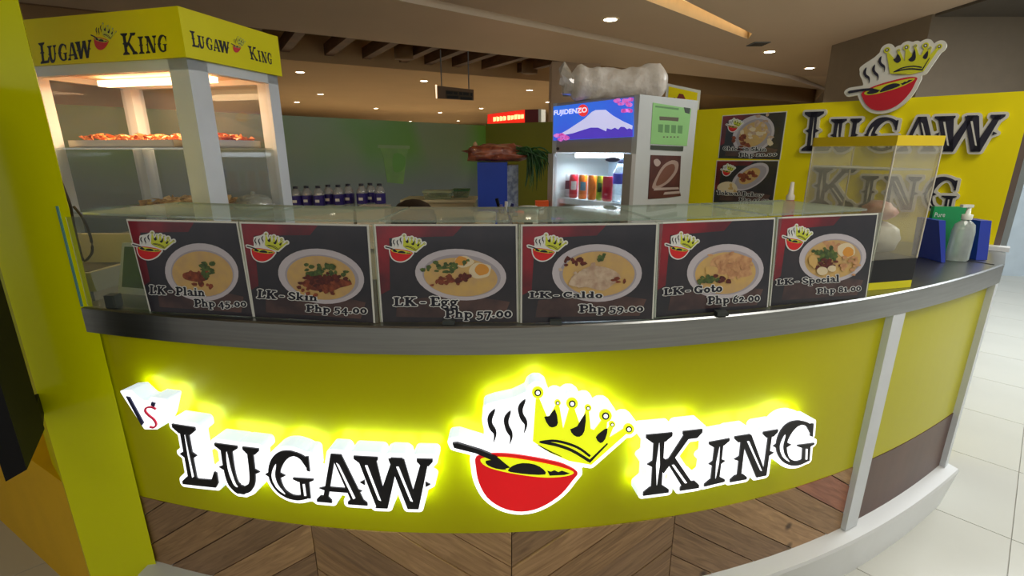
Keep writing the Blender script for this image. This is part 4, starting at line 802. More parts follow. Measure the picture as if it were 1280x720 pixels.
# sauce bottle on side shelf
sp_ = WP.pt(.23, 0, .16); mb = MB(); mb.fbox(WP.p0, WP.e, WP.n, .05, .62, .0, .26, 1.00, 1.03); tag(mb.build('side_shelf', M('white_laminate', (206, 206, 198), .4)), 'narrow white ledge along the foot of the yellow wall', 'shelf')
cs_ = at_y(989, 240, 2.42); t = thing('sauce_bottle', 'small red squeeze bottle with white nozzle before the yellow wall', 'bottle', (cs_.x, cs_.y, 1.0305))
mb = MB(); mb.lathe([(0, 0), (.024, 0), (.026, .008), (.026, .165), (.02, .18), (.016, .185)], seg=14); mb.build('body', M('red_bottle', (206, 24, 34), .35), t, False)
mb = MB(); mb.lathe([(.019, .185), (.019, .205), (.012, .215), (.008, .27), (0, .272)], seg=12); mb.build('nozzle', M('nozzle_white', (236, 230, 214), .4), t, False)
mb = MB(); mb.lathe([(.0265, .06), (.0265, .10)], seg=14); mb.build('label', P_WHT, t, False)
# ================================================================== BACK COUNTER
bc = thing('back_counter', 'pale worktop inside the kiosk behind the glass guard', 'counter', (-.8, 2.9, 0))
mb = MB(); mb.box((-2.1, 2.35, 0), (.14, 3.25, .99)); mb.build('body', M('cream_cabinet', (196, 190, 166), .5), bc); mb = MB(); mb.box((-2.12, 2.33, .99), (.15, 3.27, 1.02)); mb.build('worktop', M('pale_worktop', (208, 204, 186), .35), bc)
# white drink boxes
fb = thing('foam_box', 'white foam box in front of the six water bottles', 'box', (-1.1, 2.9, 1.02)); mb = MB(); l_, r_ = at_y(366, 255, 2.9), at_y(443, 255, 2.9); mb.box((l_.x-.1, 2.86, 1.0205), (r_.x, 3.02, 1.098)); mb.build('body', M('foam_white', (206, 206, 196), .6), fb); mb = MB(); mb.box((l_.x-.104, 2.856, 1.098), (r_.x+.004, 3.024, 1.118)); mb.build('lid', M('foam_white', (206, 206, 196), .6), fb)
fb = thing('foam_box', 'taller white box in front of the three water bottles', 'box', (-.8, 2.9, 1.02)); l_, r_ = at_y(447, 255, 2.9), at_y(482, 255, 2.9); mb = MB(); mb.box((l_.x, 2.86, 1.0205), (r_.x, 3.02, 1.108)); mb.build('body', M('foam_white', (206, 206, 196), .6), fb); mb = MB(); mb.box((l_.x-.002, 2.857, 1.108), (r_.x+.002, 3.023, 1.130)); mb.build('lid', M('foam_white', (206, 206, 196), .6), fb)
# water bottles
wb = thing('water_bottle', 'water bottle with navy label, leftmost of the row behind the foam box', 'bottle', (0, 0, 0), 'water bottles on the back counter')
PET = glass('pet_plastic', (.86, .9, .92), .35, .22, (.8, .84, .86))
mb = MB(); mb.lathe([(0, 0), (.030, 0), (.0338, .006), (.0338, .15), (.029, .17), (.018, .190), (.013, .196)], seg=16); mb.build('body', PET, wb, False)
mb = MB(); mb.lathe([(.0345, .086), (.0345, .150)], seg=16); mb.box((-.012, -.0365, .108), (.014, -.0346, .125), 1); mb.build('label', [M('navy_label', (52, 40, 126), .4), P_WHT], wb, False)
mb = MB(); mb.lathe([(.014, .194), (.015, .196), (.015, .208), (0, .209)], seg=14); mb.build('cap', M('dark_cap', (40, 44, 60), .5), wb, False)
bp_ = [(371, 3.16), (384.5, 3.17), (399, 3.13), (411.5, 3.2), (424, 3.15), (436.5, 3.2), (453, 3.115), (464, 3.175), (475.5, 3.115)]; wds = ['first', 'second', 'third', 'fourth', 'fifth', 'rightmost']
for i, (u, Y) in enumerate(bp_):
    z = 1.028+(.012 if i > 5 else .0)
    p = at_y(u, 250, Y); loc = (p.x, Y, 1.0205+(i*.0025 if i < 6 else .02))
    lb = ('%s navy-labelled water bottle from the left in the row of six' % wds[i]) if i < 6 else ('%s bottle in the small row of three navy-labelled water bottles' % ['left', 'middle', 'right'][i-6])
    if i == 0: wb.location = loc; wb['label'] = lb
    else: copy_tree(wb, loc=loc, label=lb)
mb = MB(); l_, r_ = at_y(447, 255, 3.14), at_y(482, 255, 3.14); mb.box((l_.x-.01, 3.08, 1.0203), (r_.x+.01, 3.21, 1.040)); tag(mb.build('wooden_riser', M('riser', (170, 164, 146), .6)), 'thin pale riser under the three water bottles', 'riser')
mb = MB(); 
# pale box with clear tubs
l_, r_ = at_y(503, 250, 3.0), at_y(592, 250, 3.0); bt = thing('pale_cabinet', 'low pale cabinet carrying two green-lidded tubs', 'cabinet', ((l_.x+r_.x)/2, 3.1, 1.02))
mb = MB(); mb.box((l_.x+.01, 3.0, 1.0205), (r_.x, 3.24, 1.145)); mb.build('body', M('pale_wood', (168, 160, 128), .5), bt); mb = MB(); mb.box((l_.x-.01, 2.98, 1.145), (r_.x+.01, 3.26, 1.16)); mb.build('top', M('pale_wood_top', (192, 186, 154), .4), bt)
TUB = glass('tub_plastic', (.8, .88, .78), .3, .35, (.45, .55, .36))
for (ua, ub, Y, lb) in ((529, 564, 3.03, 'clear tub of green leaves, left one on the pale cabinet'), (566, 586, 3.14, 'clear tub with dark green lid, right one on the pale cabinet')):
    A0, A1 = at_y(ua, 245, Y), at_y(ub, 245, Y); t = thing('food_tub', lb, 'tub', ((A0.x+A1.x)/2, Y+.04, 1.1605), 'tubs on the pale cabinet')
    mb = MB(); mb.hexa([(A0.x+.008, Y, 1.1605), (A1.x-.008, Y, 1.1605), (A1.x-.008, Y+.09, 1.1605), (A0.x+.008, Y+.09, 1.1605)], [(A0.x, Y-.006, 1.20), (A1.x, Y-.006, 1.20), (A1.x, Y+.096, 1.20), (A0.x, Y+.096, 1.20)]); mb.build('bowl', TUB, t)
    mb = MB(); mb.box((A0.x-.004, Y-.01, 1.20), (A1.x+.004, Y+.10, 1.211)); mb.build('lid', M('tub_lid_pale', (150, 164, 132), .4) if ua < 550 else M('tub_lid_green', (46, 104, 60), .4), t)
    mb = crumple(((A0.x+A1.x)/2, Y+.045, 1.178), (A1.x-A0.x)*.4, .035, .016, ua, .4, 12, 6); mb.build('leaves', M('leafy_green', (74, 100, 46), .6), t)
# black dome pot
p = at_y(516, 270, 2.45); t = thing('black_pot', 'black domed pot lid showing behind the third menu sign', 'pot', (p.x, 2.47, 1.0205))
mb = MB(); mb.lathe([(0, 0), (.105, 0), (.112, .01), (.112, .075)], seg=24); mb.build('pot', M('pot_black', (26, 24, 24), .35), t, False)
mb = MB(); mb.lathe([(.115, .075), (.114, .10), (.102, .14), (.075, .172), (.038, .19), (0, .195)], seg=24); mb.build('lid', M('lid_black', (30, 20, 16), .45), t, False)
# blue carton and bag
A0, A1 = at_y(597, 230, 2.75), at_y(634, 230, 2.75); t = thing('blue_carton', 'tall blue carton with white side panel under the bag of shallots', 'box', ((A0.x+A1.x)/2, 2.83, 1.02))
mb = MB(); mb.box((A0.x, 2.75, 1.0205), (A1.x, 2.93, 1.386)); mb.build('carton', M('blue_carton', (30, 66, 176), .45, var=.1), t)
mb = MB(); B1 = at_y(648, 230, 2.78); mb.hexa([(A1.x+.001, 2.752, 1.09), (B1.x, 2.80, 1.09), (B1.x, 2.93, 1.09), (A1.x+.001, 2.93, 1.09)], [(A1.x+.001, 2.752, 1.37), (B1.x, 2.80, 1.37), (B1.x, 2.93, 1.37), (A1.x+.001, 2.93, 1.37)]); mb.build('side_panel', M('carton_white', (150, 158, 168), .5, rgb2=(90, 98, 120), scale=40), t)
c1 = at_y(622, 192, 2.8)
t = thing('shallot_bag', 'shiny plastic bag of red-brown shallots on the blue carton', 'bag', (c1.x, 2.82, 1.386)); mb = crumple((c1.x, 2.83, 1.432), .185, .085, .052, 4, .3, 26, 14)
mb.build('bag', M('shallot_bag', (168, 92, 62), .28, rgb2=(116, 52, 34), scale=26, bump=.6, coat=.5), t)
mb = crumple((at_y(594, 184, 2.8).x, 2.80, 1.475), .012, .01, .02, 8); mb.build('knot', M('bag_knot', (190, 150, 110), .4), t)
# spring onions
ON = M('onion_green', (52, 104, 40), .45, rgb2=(28, 66, 26), scale=20); rn = random.Random(11); t = thing('spring_onions', 'bunch of green spring onions drooping over the carton side', 'vegetables', (at_y(655, 190, 2.8).x, 2.8, 1.45))
for i in range(46):
    s0 = at_y(648+rn.uniform(-4, 4), 187+rn.uniform(-4, 8), 2.78+rn.uniform(-.03, .06)); u1 = rn.uniform(655, 692); v1 = rn.uniform(205, 240) if u1 < 684 else rn.uniform(195, 215)
    m0 = at_y((648+u1)/2+6, 184+rn.uniform(0, 12), 2.76+rn.uniform(-.04, .04)); e0 = at_y(u1, v1, 2.74+rn.uniform(-.04, .04))
    pth = smooth([tuple(s0), tuple(m0), tuple(m0*.35+e0*.65+Vector((.01, 0, .012))), tuple(e0)], 3); mb = MB(); mb.tube(pth, [.004]*6+[.0032, .0025, .0016, .0006], 0, 5); mb.build('leaf', ON, t)
# small things in front of the carton
PL = M('cream_tub', (206, 196, 170), .45)
p = at_y(606, 262, 2.5); t = thing('cream_tub', 'low cream tub in front of the blue carton', 'tub', (p.x, 2.5, 1.0205)); mb = MB(); mb.lathe([(0, 0), (.05, 0), (.054, .10), (.05, .10), (.046, .01)], seg=20); mb.build('tub', PL, t, False); mb = MB(); mb.lathe([(.056, .10), (.056, .125), (0, .128)], seg=20); mb.build('lid', M('cream_lid', (220, 212, 184), .4), t, False)
p = at_y(631, 262, 2.45); t = thing('utensil_cup', 'clear cup holding utensils in front of the blue carton', 'cup', (p.x, 2.45, 1.0205)); mb = MB(); mb.lathe([(0, 0), (.032, 0), (.042, .13), (.040, .13), (.03, .006)], seg=18); mb.build('cup', glass('cup_plastic', (.88, .88, .88), .3, .3, (.7, .68, .66)), t, False)
for dx, dz, m_, nm in ((-.02, .20, M('black_plastic', (12, 12, 14), .6, spec=.2), 'utensil_handle'), (.004, .185, P_WHT, 'paper_sachet'), (.02, .175, M('navy_plastic', (40, 46, 110), .4), 'utensil_handle'), (-.01, .17, M('lilac_plastic', (120, 110, 160), .4), 'utensil_handle')):
    mb = MB(); mb.tube([(dx*.4, 0, .01), (dx, -.005, dz*.6), (dx*2, -.01, dz)], [.005, .008, .009], 0, 6); mb.build(nm, m_, t, False)
p = at_y(660, 262, 2.45); t = thing('cream_jar', 'round cream plastic jar with screw lid beside the utensil cup', 'jar', (p.x, 2.45, 1.0205)); mb = MB(); mb.lathe([(0, 0), (.046, 0), (.05, .01), (.05, .125), (.046, .135)], seg=20); mb.build('jar', PL, t, False); mb = MB(); mb.lathe([(.053, .13), (.053, .155), (.048, .16), (0, .161)], seg=20); mb.build('lid', M('cream_lid', (220, 212, 184), .4), t, False); mb = MB(); mb.box((-.02, -.053, .078), (.022, -.0505, .088)); mb.build('label', M('label_grey', (96, 92, 80), .5), t, False)
p = at_y(682, 252, 2.7); t = thing('orange_box', 'small orange box beside the drinks chiller', 'box', (p.x, 2.72, 1.02)); mb = MB(); mb.box((p.x-.055, 2.66, 1.0205), (p.x+.012, 2.72, 1.150)); mb.build('base', M('grey_tub', (150, 140, 126), .5), t); mb = MB(); mb.box((p.x-.057, 2.658, 1.15), (p.x+.014, 2.722, 1.185)); mb.build('lid', M('orange_lid', (226, 84, 22), .4), t)
# ================================================================== DRINKS CHILLER
R = Vector((.564, 2.30, 0)); ef = Vector((-.62, .785, 0)).normalized(); es = Vector((ef.y, -ef.x, 0)); wf = .56; ds = .46; FT_ = 1.45+.103*2.30
fr_ = thing('drinks_chiller', 'upright glass-door drinks chiller with lit mountain picture header', 'refrigerator', (.6, 2.6, 0))
CH = M('chiller_grey', (176, 172, 166), .35); CHW = M('chiller_white_side', (206, 210, 208), .35); CHI = M('chiller_inner', (206, 228, 246), .4)
def fbx(nm, mat, a0, a1, d0, d1, z0, z1, par=None): mb = MB(); mb.fbox(R, ef, es, a0, a1, d0, d1, z0, z1); return mb.build(nm, mat, par or fr_)
FZ = 1.433
fbx('side_wall', CHW, 0, .03, .0, ds, .05, FT_); fbx('side_wall', CHW, wf-.03, wf, .0, ds, .05, FT_); fbx('back_wall', CHI, .03, wf-.03, ds-.03, ds, .05, FT_-.03); fbx('top_wall', CH, .03, wf-.03, .0, ds, FT_-.03, FT_-.001)
fbx('header_box', CH, .03, wf-.03, .002, .12, 1.44, FT_-.03); fbx('bottom_wall', CH, .03, wf-.03, .03, ds-.03, .05, .12)
FP = Plane((R.x+ef.x*wf, R.y+ef.y*wf), (R.x, R.y)); SPn = Plane((R.x, R.y), (R.x+es.x*ds, R.y+es.y*ds))
ff = lambda x, z, d: FP.pt(x, z, d); fs_ = lambda x, z, d: SPn.pt(x, z, d)
oL, oT = FP.px(696.5, 192); oR, _ = FP.px(785, 192)
dr = MB(); dr.prism([(.0, .13), (oL, .13), (oL, FZ), (0, FZ)], ff, .0, .028); dr.prism([(oR, .13), (wf, .13), (wf, FZ), (oR, FZ)], ff, .0, .028); dr.prism([(oL, oT), (oR, oT), (oR, FZ), (oL, FZ)], ff, 0, .028); dr.prism([(oL, .13), (oR, .13), (oR, .20), (oL, .20)], ff, 0, .028)
door = dr.build('door', CH, fr_); mb = MB(); mb.prism([(oL, .2), (oR, .2), (oR, oT), (oL, oT)], ff, .010, .014); mb.build('door_glass', glass('door_glass', (.95, .98, 1), .15), door)
IN = FP.shift(-.10); fi = lambda x, z, d: IN.pt(x, z, d)
TL_ = M('chiller_tube', (240, 248, 255), .4, emit=9)
q = [IN.px(*c_) for c_ in ((724, 191), (781, 190.5), (781, 198), (724, 199))]; zt = (q[0][1]+q[2][1])/2; mb = MB(); mb.tube([fi(q[0][0], zt, .02), fi(q[1][0], zt, .02)], .013, 0, 10); mb.build('light_tube', TL_, fr_)
lc = fi((q[0][0]+q[1][0])/2, zt-.04, -.0); area('chiller_lamp', lc, .3, 2.6, (.8, .92, 1), sy=.05, rot=(0, 0, math.atan2(IN.e.y, IN.e.x)))
zs = IN.px(740, 249)[1]; fbx('shelf', M('shelf_wire_white', (222, 230, 234), .4), .035, wf-.035, .03, ds-.04, zs-.03, zs)
fbx('shelf', M('shelf_wire_white', (222, 230, 234), .4), .035, wf-.035, .03, ds-.04, .78, .79)
# drinks
def can(u, Y_off, m_, lb, mats2=None, r=.0235, h=.125):
    x, _ = IN.px(u, 240); p = IN.pt(x, 0, Y_off); t = thing('drink_can', lb, 'can', (p.x, p.y, zs+.0006), 'cans in the drinks chiller')
    mb = MB(); mb.lathe([(0, 0), (r*.8, 0), (r, .006), (r, h-.01), (r*.86, h)], seg=16); mb.build('body', m_, t, False); mb = MB(); mb.lathe([(r*.86, h), (0, h-.002)], seg=16); mb.build('lid', M('can_lid', (210, 210, 214), .25, metal=.9), t, False)
    if mats2:
        mb = MB(); ang = math.atan2(-p.y, -p.x); n = 5
        pts = [(ang+(-.5+k/n)*1.3) for k in range(n+1)]; vs = [(math.cos(a_)*(r+.0006), math.sin(a_)*(r+.0006), z_) for z_ in (h*.35, h*.72) for a_ in pts]
        mb.add(vs, [(k, k+1, n+2+k, n+1+k) for k in range(n)]); mb.build('label', mats2, t, False)
CR = M('can_red', (206, 24, 44), .35); CO = M('can_orange', (238, 120, 20), .35); CG = M('can_green', (150, 176, 40), .35); CW = M('can_white', (226, 226, 226), .35)
can(709.5, .0, CW, 'white and maroon can at the left end of the chiller shelf', M('can_maroon', (120, 20, 60), .4)); can(720, .02, CR, 'red can with white print next to the orange cans', P_WHT)
can(731.6, .02, CO, 'orange can with blue round emblem in the chiller', M('can_blue', (90, 140, 170), .4)); can(743.2, .02, CO, 'plain orange can right of the emblem can in the chiller'); can(752.5, .02, CG, 'slim yellow and green can between orange and red cans', M('can_darkgreen', (30, 80, 40), .4), .0165)
can(762.5, .02, CR, 'plain red can beside the bottle in the chiller', None, .026)
x, _ = IN.px(775, 240); p = IN.pt(x, 0, .01); t = thing('juice_bottle', 'clear bottle with violet-blue label inside the chiller at right', 'bottle', (p.x, p.y, zs+.0006)); mb = MB(); mb.lathe([(0, 0), (.030, 0), (.032, .006), (.032, .145), (.016, .175), (.014, .19)], seg=16); mb.build('body', PET, t, False)
mb = MB(); mb.lathe([(.033, .09), (.033, .14)], seg=16); mb.build('label', M('violet_label', (86, 84, 214), .4), t, False); mb = MB(); mb.lathe([(.016, .19), (.016, .205), (0, .206)], seg=12); mb.build('cap', M('violet_cap', (120, 130, 190), .4), t, False)
p = IN.pt(IN.px(725, 268)[0], 0, -.02); tag(crumple((p.x, p.y, zs-.15), .14, .08, .085, 21, .3).build('produce_bag', M('cloudy_bag', (168, 190, 180), .4, rgb2=(88, 124, 96), scale=14, bump=.4)), 'cloudy plastic bag of greens on the lower chiller level', 'bag')
fbx('shelf', M('shelf_wire_white', (222, 230, 234), .4), .035, wf-.035, .03, ds-.04, zs-.235, zs-.225)
# oval badge and lock
mb = MB(); mb.prism([FP.px(*c_) for c_ in circ(771, 199.5, 9, 20, 3)], ff, .0285, .030); mb.build('badge', M('badge_grey', (86, 96, 140), .4), door)
mb = MB(); mb.prism([FP.px(*c_) for c_ in circ(702.5, 186, 1.6, 12, 2)], ff, .028, .033); mb.build('lock', M('lock_dark', (60, 56, 54), .4), door)
# header picture
EH = .8
HB = M('header_blue', (70, 72, 220), .4, emit=EH, rgb2=(50, 116, 226), scale=1.6); HW = M('header_snow', (206, 206, 246), .4, emit=EH); HPp = M('header_purple', (84, 62, 190), .4, emit=EH); HR = M('header_sun', (236, 60, 60), .4, emit=EH); HK = M('header_blossom', (226, 130, 216), .4, emit=EH, rgb2=(190, 60, 160), scale=60); HT = M('header_text', (236, 236, 255), .4, emit=EH)
S = lambda pts: [FP.px(680+x*.15625, 115+y*.15625) for x, y in pts]
mb = MB(); mb.prism(S([(82, 118), (718, 42), (718, 358), (80, 388)]), ff, .002, .006, 0)
snow_low = [(712, 300), (690, 290), (672, 298), (650, 280), (622, 278), (600, 300), (575, 285), (545, 300), (510, 290), (505, 315), (440, 285), (380, 285), (300, 310), (240, 330), (160, 345)]
mb.prism(S([(120, 345), (200, 300), (330, 215), (390, 160), (420, 145), (500, 143), (560, 190), (640, 235), (716, 270)]+snow_low), ff, .006, .0065, 1)
mb.prism(S([(100, 384), (160, 345), (240, 330), (300, 310), (380, 285), (440, 285), (505, 315), (510, 290), (545, 300), (575, 285), (600, 300), (622, 278), (650, 280), (672, 298), (690, 290), (716, 300), (716, 356)]), ff, .006, .0063, 2)
mb.prism(S(circ(320, 148, 42, 24, 48)), ff, .0065, .0068, 3); rn = random.Random(2)
for cx, cy in ((590, 70), (620, 95), (660, 70), (690, 100), (650, 150), (690, 150), (700, 60), (110, 350), (150, 345), (180, 370), (140, 375)): mb.prism(S(smooth_closed(blob(cx, cy, 26, 18, rn, 8, .3), 2)), ff, .0065, .007, 4)
text(mb, 'FUJIDENZO', S([(90, 150), (352, 122), (350, 174), (88, 196)]), ff, .0078, .03, 5)
mb.build('lit_picture', [HB, HW, HPp, HR, HK, HT], fr_)
# posters on its side
t = thing('green_notice', 'pale green printed notice taped to the side of the chiller', 'poster', SPn.pt(.2, 1.45, .002)); S2 = lambda pts: [SPn.px(680+x*.15625, 115+y*.15625) for x, y in pts]
mb = MB(); mb.prism(S2([(870, 85), (1176, 135), (1140, 432), (850, 415)]), fs_, .0005, .002, 0); mb.build('sheet', M('pale_green_paper', (146, 206, 124), .6), t)
mb = MB(); mb.prism(S2([(1115, 122), (1168, 130), (1160, 176), (1125, 165)]), fs_, .002, .0025, 0); mb.prism(S2([(920, 195), (1075, 205), (1070, 235), (990, 228), (922, 226)]), fs_, .002, .0025, 1)
for i in range(4): mb.prism(S2([(912+i*52, 258+i*3), (950+i*52, 260+i*3), (946+i*52, 325+i*3), (910+i*52, 320+i*3)]), fs_, .002, .0025, 2)
for i in range(5): mb.prism(S2([(950+i*28, 355), (962+i*28, 355), (962+i*28, 365), (950+i*28, 365)]), fs_, .002, .0025, 1)
mb.prism(S2([(888, 108), (1075, 130), (1073, 145), (887, 122)]), fs_, .002, .0025, 2); mb.build('print', [M('notice_dark', (40, 56, 40), .5), M('notice_brown', (92, 84, 60), .5), M('notice_green', (96, 150, 84), .5)], t)
mb = MB(); mb.prism(S2([(852, 425), (1112, 436), (1108, 474), (850, 460)]), fs_, .0, .003, 0); mb.build('side_vent', M('vent_dark', (52, 60, 44), .6), fr_)
t = thing('brown_poster', 'small curling brown food poster on the chiller side below green notice', 'poster', SPn.pt(.2, 1.3, .002)); S3 = lambda pts: [SPn.px(680+x*.15625, 180+y*.15625) for x, y in pts]
mb = MB(); mb.prism(S3([(852, 88), (1092, 95), (1080, 370), (1092, 415), (960, 432), (830, 440)]), fs_, .0005, .003, 0); mb.build('sheet', M('brown_print', (98, 48, 44), .45, rgb2=(76, 36, 38), scale=12), t)
mb = MB(); mb.prism(S3(smooth_closed([(860, 345), (900, 250), (950, 170), (1020, 130), (1070, 150), (1060, 220), (1010, 290), (960, 330), (900, 360)])), fs_, .003, .0034, 0); mb.prism(S3(smooth_closed([(890, 330), (920, 250), (970, 180), (1030, 160), (1040, 210), (990, 280), (940, 320)])), fs_, .0034, .0038, 1); mb.prism(S3(smooth_closed([(875, 130), (905, 120), (930, 150), (905, 180), (880, 165)])), fs_, .003, .0034, 2)
mb.prism(S3([(880, 350), (1070, 345), (1075, 362), (870, 372)]), fs_, .0038, .0042, 2); mb.prism(S3([(960, 385), (1080, 375), (1082, 395), (950, 405)]), fs_, .0034, .004, 2); mb.build('print', [M('print_plate', (176, 150, 138), .5), M('print_brown_food', (124, 78, 64), .5), M('print_pale', (190, 170, 160), .5)], t)
# white bundle on the chiller
p0, p1 = at_y(712, 105, 2.60), at_y(832, 105, 2.52); t = thing('white_bundle', 'long white bundle wrapped in clear crinkled plastic on the chiller top', 'package', ((p0.x+p1.x)/2, 2.56, FT_))
mb = MB(); vs = []; n, sg = 26, 18
for i in range(n+1):
    f_ = i/n; c = p0.lerp(p1, f_); rr_ = .078*min(1, (min(f_, 1-f_)*9+.25))**.5*(1+.12*math.sin(f_*7+1)); 
    for k in range(sg):
        a_ = 2*math.pi*k/sg; nn = 1+.22*noise.noise(Vector((f_*9, math.cos(a_)*1.5, math.sin(a_)*1.5)))
        vs.append((c.x, c.y+.8*rr_*math.cos(a_)*nn, max(FT_+.001, FT_+.074+rr_*math.sin(a_)*nn)))
mb.add(vs, [(i*sg+k, i*sg+(k+1) % sg, (i+1)*sg+(k+1) % sg, (i+1)*sg+k) for i in range(n) for k in range(sg)]+[tuple(range(sg)), tuple(n*sg+k for k in range(sg))[::-1]], 0, True)
mb.build('wrapped_cups', M('bundle_white', (236, 230, 220), .4, rgb2=(222, 212, 198), scale=22, bump=.9, coat=.3), t)
mb = MB(); c = p0+Vector((-.03, 0, .0)); rn = random.Random(4); n = 14
vs = [(c.x+.05+.0*k, c.y+.05*math.cos(2*math.pi*k/n), FT_+.07+.05*math.sin(2*math.pi*k/n)) for k in range(n)]+[(c.x-.01+rn.uniform(-.015, .015), c.y+.055*math.cos(2*math.pi*k/n), max(FT_+.002, FT_+.10+.075*math.sin(2*math.pi*k/n)+rn.uniform(-.02, .02))) for k in range(n)]
mb.add(vs, [(k, (k+1) % n, n+(k+1) % n, n+k) for k in range(n)]); mb.build('plastic_ruffle', glass('crinkle_plastic', (.9, .9, .88), .5, .35, (.8, .76, .68)), t)
# framed yellow poster behind
FPo = Plane((.86, 3.25), (1.24, 3.12)); ffo = lambda x, z, d: FPo.pt(x, z, d); t = thing('framed_poster', 'white framed yellow poster standing behind the drinks chiller', 'poster', FPo.pt(.2, .6))
q = [FPo.px(*c_) for c_ in ((833, 104), (876, 113), (872, 139), (832, 139))]; q[2] = (q[1][0], .6); q[3] = (q[0][0], .6); mb = MB(); mb.prism(q[::-1], ffo, -.02, 0, 0); mb.build('frame', WHITE, t)
q = [FPo.px(*c_) for c_ in ((836, 108), (872, 116), (871, 139), (836, 139))]; mb = MB(); mb.prism([(q[0][0], .7), (q[1][0], .7), (q[1][0], q[1][1]), (q[0][0], q[0][1])], ffo, .0, .003, 0); mb.prism([FPo.px(*c_) for c_ in ((846, 123), (849, 117), (854, 118), (857, 124), (852, 128))], ffo, .003, .005, 1); mb.prism([FPo.px(*c_) for c_ in ((838, 123), (844, 122), (844, 124), (838, 125))], ffo, .003, .005, 2); mb.build('sheet', [Y_WALL, M('poster_red', (130, 44, 26), .5), BLACK], t)
mb = MB(); mb.prism([(q[0][0]+.02, 0), (q[0][0]+.05, 0), (q[0][0]+.05, .62), (q[0][0]+.02, .62)], ffo, -.04, -.02); mb.build('leg', WHITE, t); mb = MB(); mb.prism([(q[1][0]-.05, 0), (q[1][0]-.02, 0), (q[1][0]-.02, .62), (q[1][0]-.05, .62)], ffo, -.04, -.02); mb.build('leg', WHITE, t)
# ================================================================== FAR SIGNS AND DOWNLIGHTS
hp = Plane((-1.02, 8.0), (-.48, 8.0)); t = thing('hanging_sign', 'dark hanging directory sign below the far ceiling', 'sign', (-.9, 8.0, 2.3)); fh = lambda x, z, d: hp.pt(x, z, d)
q = [hp.px(*c_) for c_ in ((546, 107), (592, 112), (592, 125.5), (546, 123))]; mb = MB(); mb.prism(q[::-1], fh, -.03, 0, 0); mb.build('board', M('hanging_board', (120, 96, 72), .5), t)
q2 = [hp.px(*c_) for c_ in ((557, 112.5), (591, 116), (591, 125), (557, 122.5))]; mb = MB(); mb.prism(q2[::-1], fh, 0, .004, 0); mb.build('dark_panel', M('hanging_panel', (74, 62, 40), .5), t)
mb = MB()
for k, (u0, u1, v0) in enumerate(((558, 566, 114), (567, 572, 114.6), (574, 578, 115), (579, 586, 115.4), (588, 590.5, 116.4), (559, 573, 119.5), (575.5, 590, 121.2))): mb.prism([hp.px(u0, v0), hp.px(u1, v0+.5), hp.px(u1, v0+4), hp.px(u0, v0+3.5)][::-1], fh, .004, .007, 0)
mb.build('lettering', M('hanging_letters', (30, 32, 28), .5), t)
mb = MB(); q = [hp.px(*c_) for c_ in ((544, 106), (546, 106), (546.5, 123), (545, 123))]; mb.prism(q[::-1], fh, -.03, .01, 0); mb.build('lit_edge', M('lit_edge', (255, 226, 190), .4, emit=1.2), t)
for u in (552, 586):
    mb = MB(); p = hp.px(u, 111); c = hp.pt(p[0], 0, -.015); mb.tube([(c.x, c.y, p[1]), (c.x, c.y, H)], .01, 0, 6); mb.build('hanger_rod', GREY, t)
rs = Plane((-.28, 6.7), (.36, 6.25)); t = thing('red_lit_sign', 'glowing red box sign above the olive partition', 'sign', (0, 6.5, 1.77)); f3 = lambda x, z, d: rs.pt(x, z, d)
q = [rs.px(*c_) for c_ in ((609.5, 143), (656, 137), (656, 156), (609, 158))]; mb = MB(); mb.prism(q[::-1], f3, -.1, 0, 0); mb.build('lightbox', M('lit_red_box', (240, 40, 20), .4, emit=.9), t)
q = [rs.px(*c_) for c_ in ((656, 137), (673, 136.5), (673, 155), (656, 156))]; mb = MB(); mb.prism(q[::-1], f3, -.1, 0, 0); mb.build('side_box', M('dark_red', (116, 20, 20), .4), t)
q = [rs.px(*c_) for c_ in ((673, 136.5), (676.5, 136.5), (676.5, 155), (673, 155))]; mb = MB(); mb.prism(q[::-1], f3, -.1, 0, 0); mb.build('side_strip', WHITE, t)
mb = MB(); rn = random.Random(9)
for k in range(9): u = 617+k*4.2+(1 if k > 3 else 0); v = 149-k*.45; mb.prism([rs.px(u, v-rn.uniform(2, 3)), rs.px(u+3.2, v-rn.uniform(2, 3.4)), rs.px(u+3, v+rn.uniform(2, 3)), rs.px(u+.2, v+3)][::-1], f3, 0, .01, 0)
mb.build('lettering', M('lit_cream', (255, 226, 150), .4, emit=1.3), t)
mb = MB(); mb.box((-.3, 6.55, 0), (.36, 6.75, 1.74)); tag(mb.build('sign_pedestal', M('pedestal_dark', (50, 38, 34), .6)), 'dark pedestal carrying the red lit sign behind the partition', 'pedestal')
DL = M('downlight_glow', (255, 240, 214), .4, emit=14); TRM = M('downlight_trim', (226, 210, 180), .5)
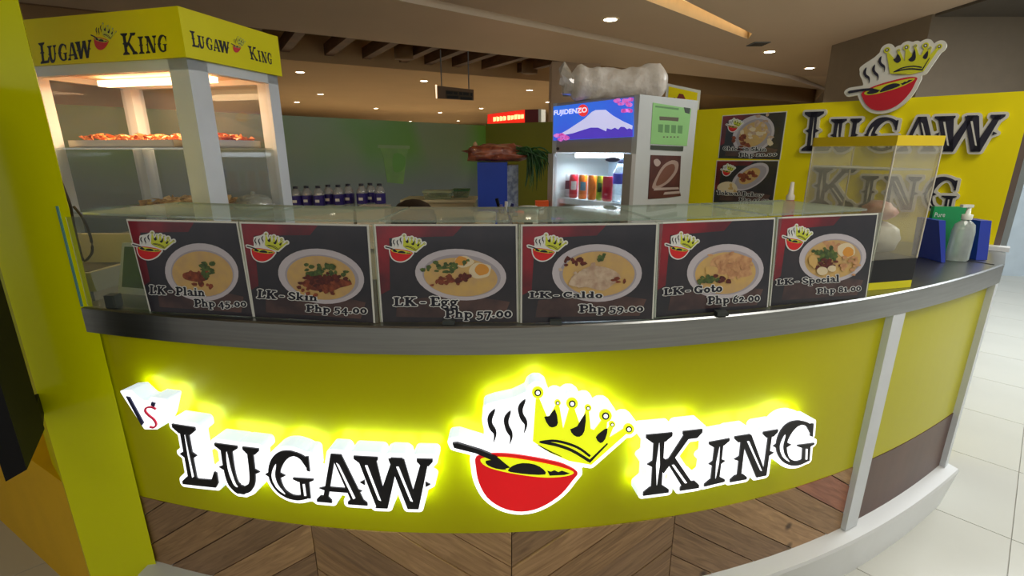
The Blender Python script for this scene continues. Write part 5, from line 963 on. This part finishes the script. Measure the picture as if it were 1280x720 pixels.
spots = [(763, 24), (375, 90), (530, 101), (400.5, 117.6), (371, 127.5), (470, 135.4), (550, 140.7), (601.5, 135.4), (573, 151), (662, 112.6), (513, 151.5), (685, 127.5), (962, 64.5), (1012, 85)]
d0 = None
for i, (u, v) in enumerate(spots):
    p = at_z(u, v, H); x_ = .075 if p.y < 14 else .10
    if d0 is None:
        d0 = thing('downlight', '', 'ceiling light', (p.x, p.y, H-.001), 'round ceiling downlights'); mb = MB(); mb.lathe([(.075, -.004), (.10, -.008), (.105, 0)], seg=20); mb.build('trim_ring', TRM, d0, False); mb = MB(); mb.lathe([(0, -.006), (.075, -.006)], seg=20); mb.build('lamp', DL, d0, False); d = d0
    else: d = copy_tree(d0, loc=(p.x, p.y, H-.001))
    d['label'] = ['large bright downlight in the ceiling above the white bundle', 'downlight at upper left just right of the food warmer header', 'bright downlight left of the hanging dark sign', 'small downlight below the brightest left one, further back', 'small downlight close to the warmer edge just above the partition', 'tiny far downlight above the middle of the green partition', 'tiny far downlight below the hanging dark sign', 'small downlight right of the hanging sign and above the red sign', 'very small farthest downlight left of the red lit sign', 'downlight between the hanging sign and the chiller', 'tiny downlight touching the top edge of the green partition', 'tiny downlight against the beige column by the chiller', 'flat downlight beside the ceiling vent at right', 'bright downlight left of the grey-brown wall'][i]
    if i < 14:
        l = bpy.data.lights.new('downlight_beam', 'SPOT'); l.energy = (150 if i in (0, 1, 2, 12, 13) else 420); l.color = (1, .84, .62); l.spot_size = 1.9; l.spot_blend = .8; l.shadow_soft_size = .08; o = bpy.data.objects.new('downlight_beam', l); o.location = (p.x, p.y, H-.02); COL.objects.link(o)
p = at_z(948, 54.5, H); mb = MB(); mb.box((p.x-.11, p.y-.13, H-.012), (p.x+.11, p.y+.13, H-.001)); 
for k in range(5): mb.box((p.x-.10, p.y-.11+k*.048, H-.016), (p.x+.10, p.y-.09+k*.048, H-.012), 1)
tag(mb.build('ceiling_vent', [GREY, M('vent_slat_dark', (70, 58, 46), .6)]), 'grey slatted air vent in the ceiling at the end of the cove', 'vent')
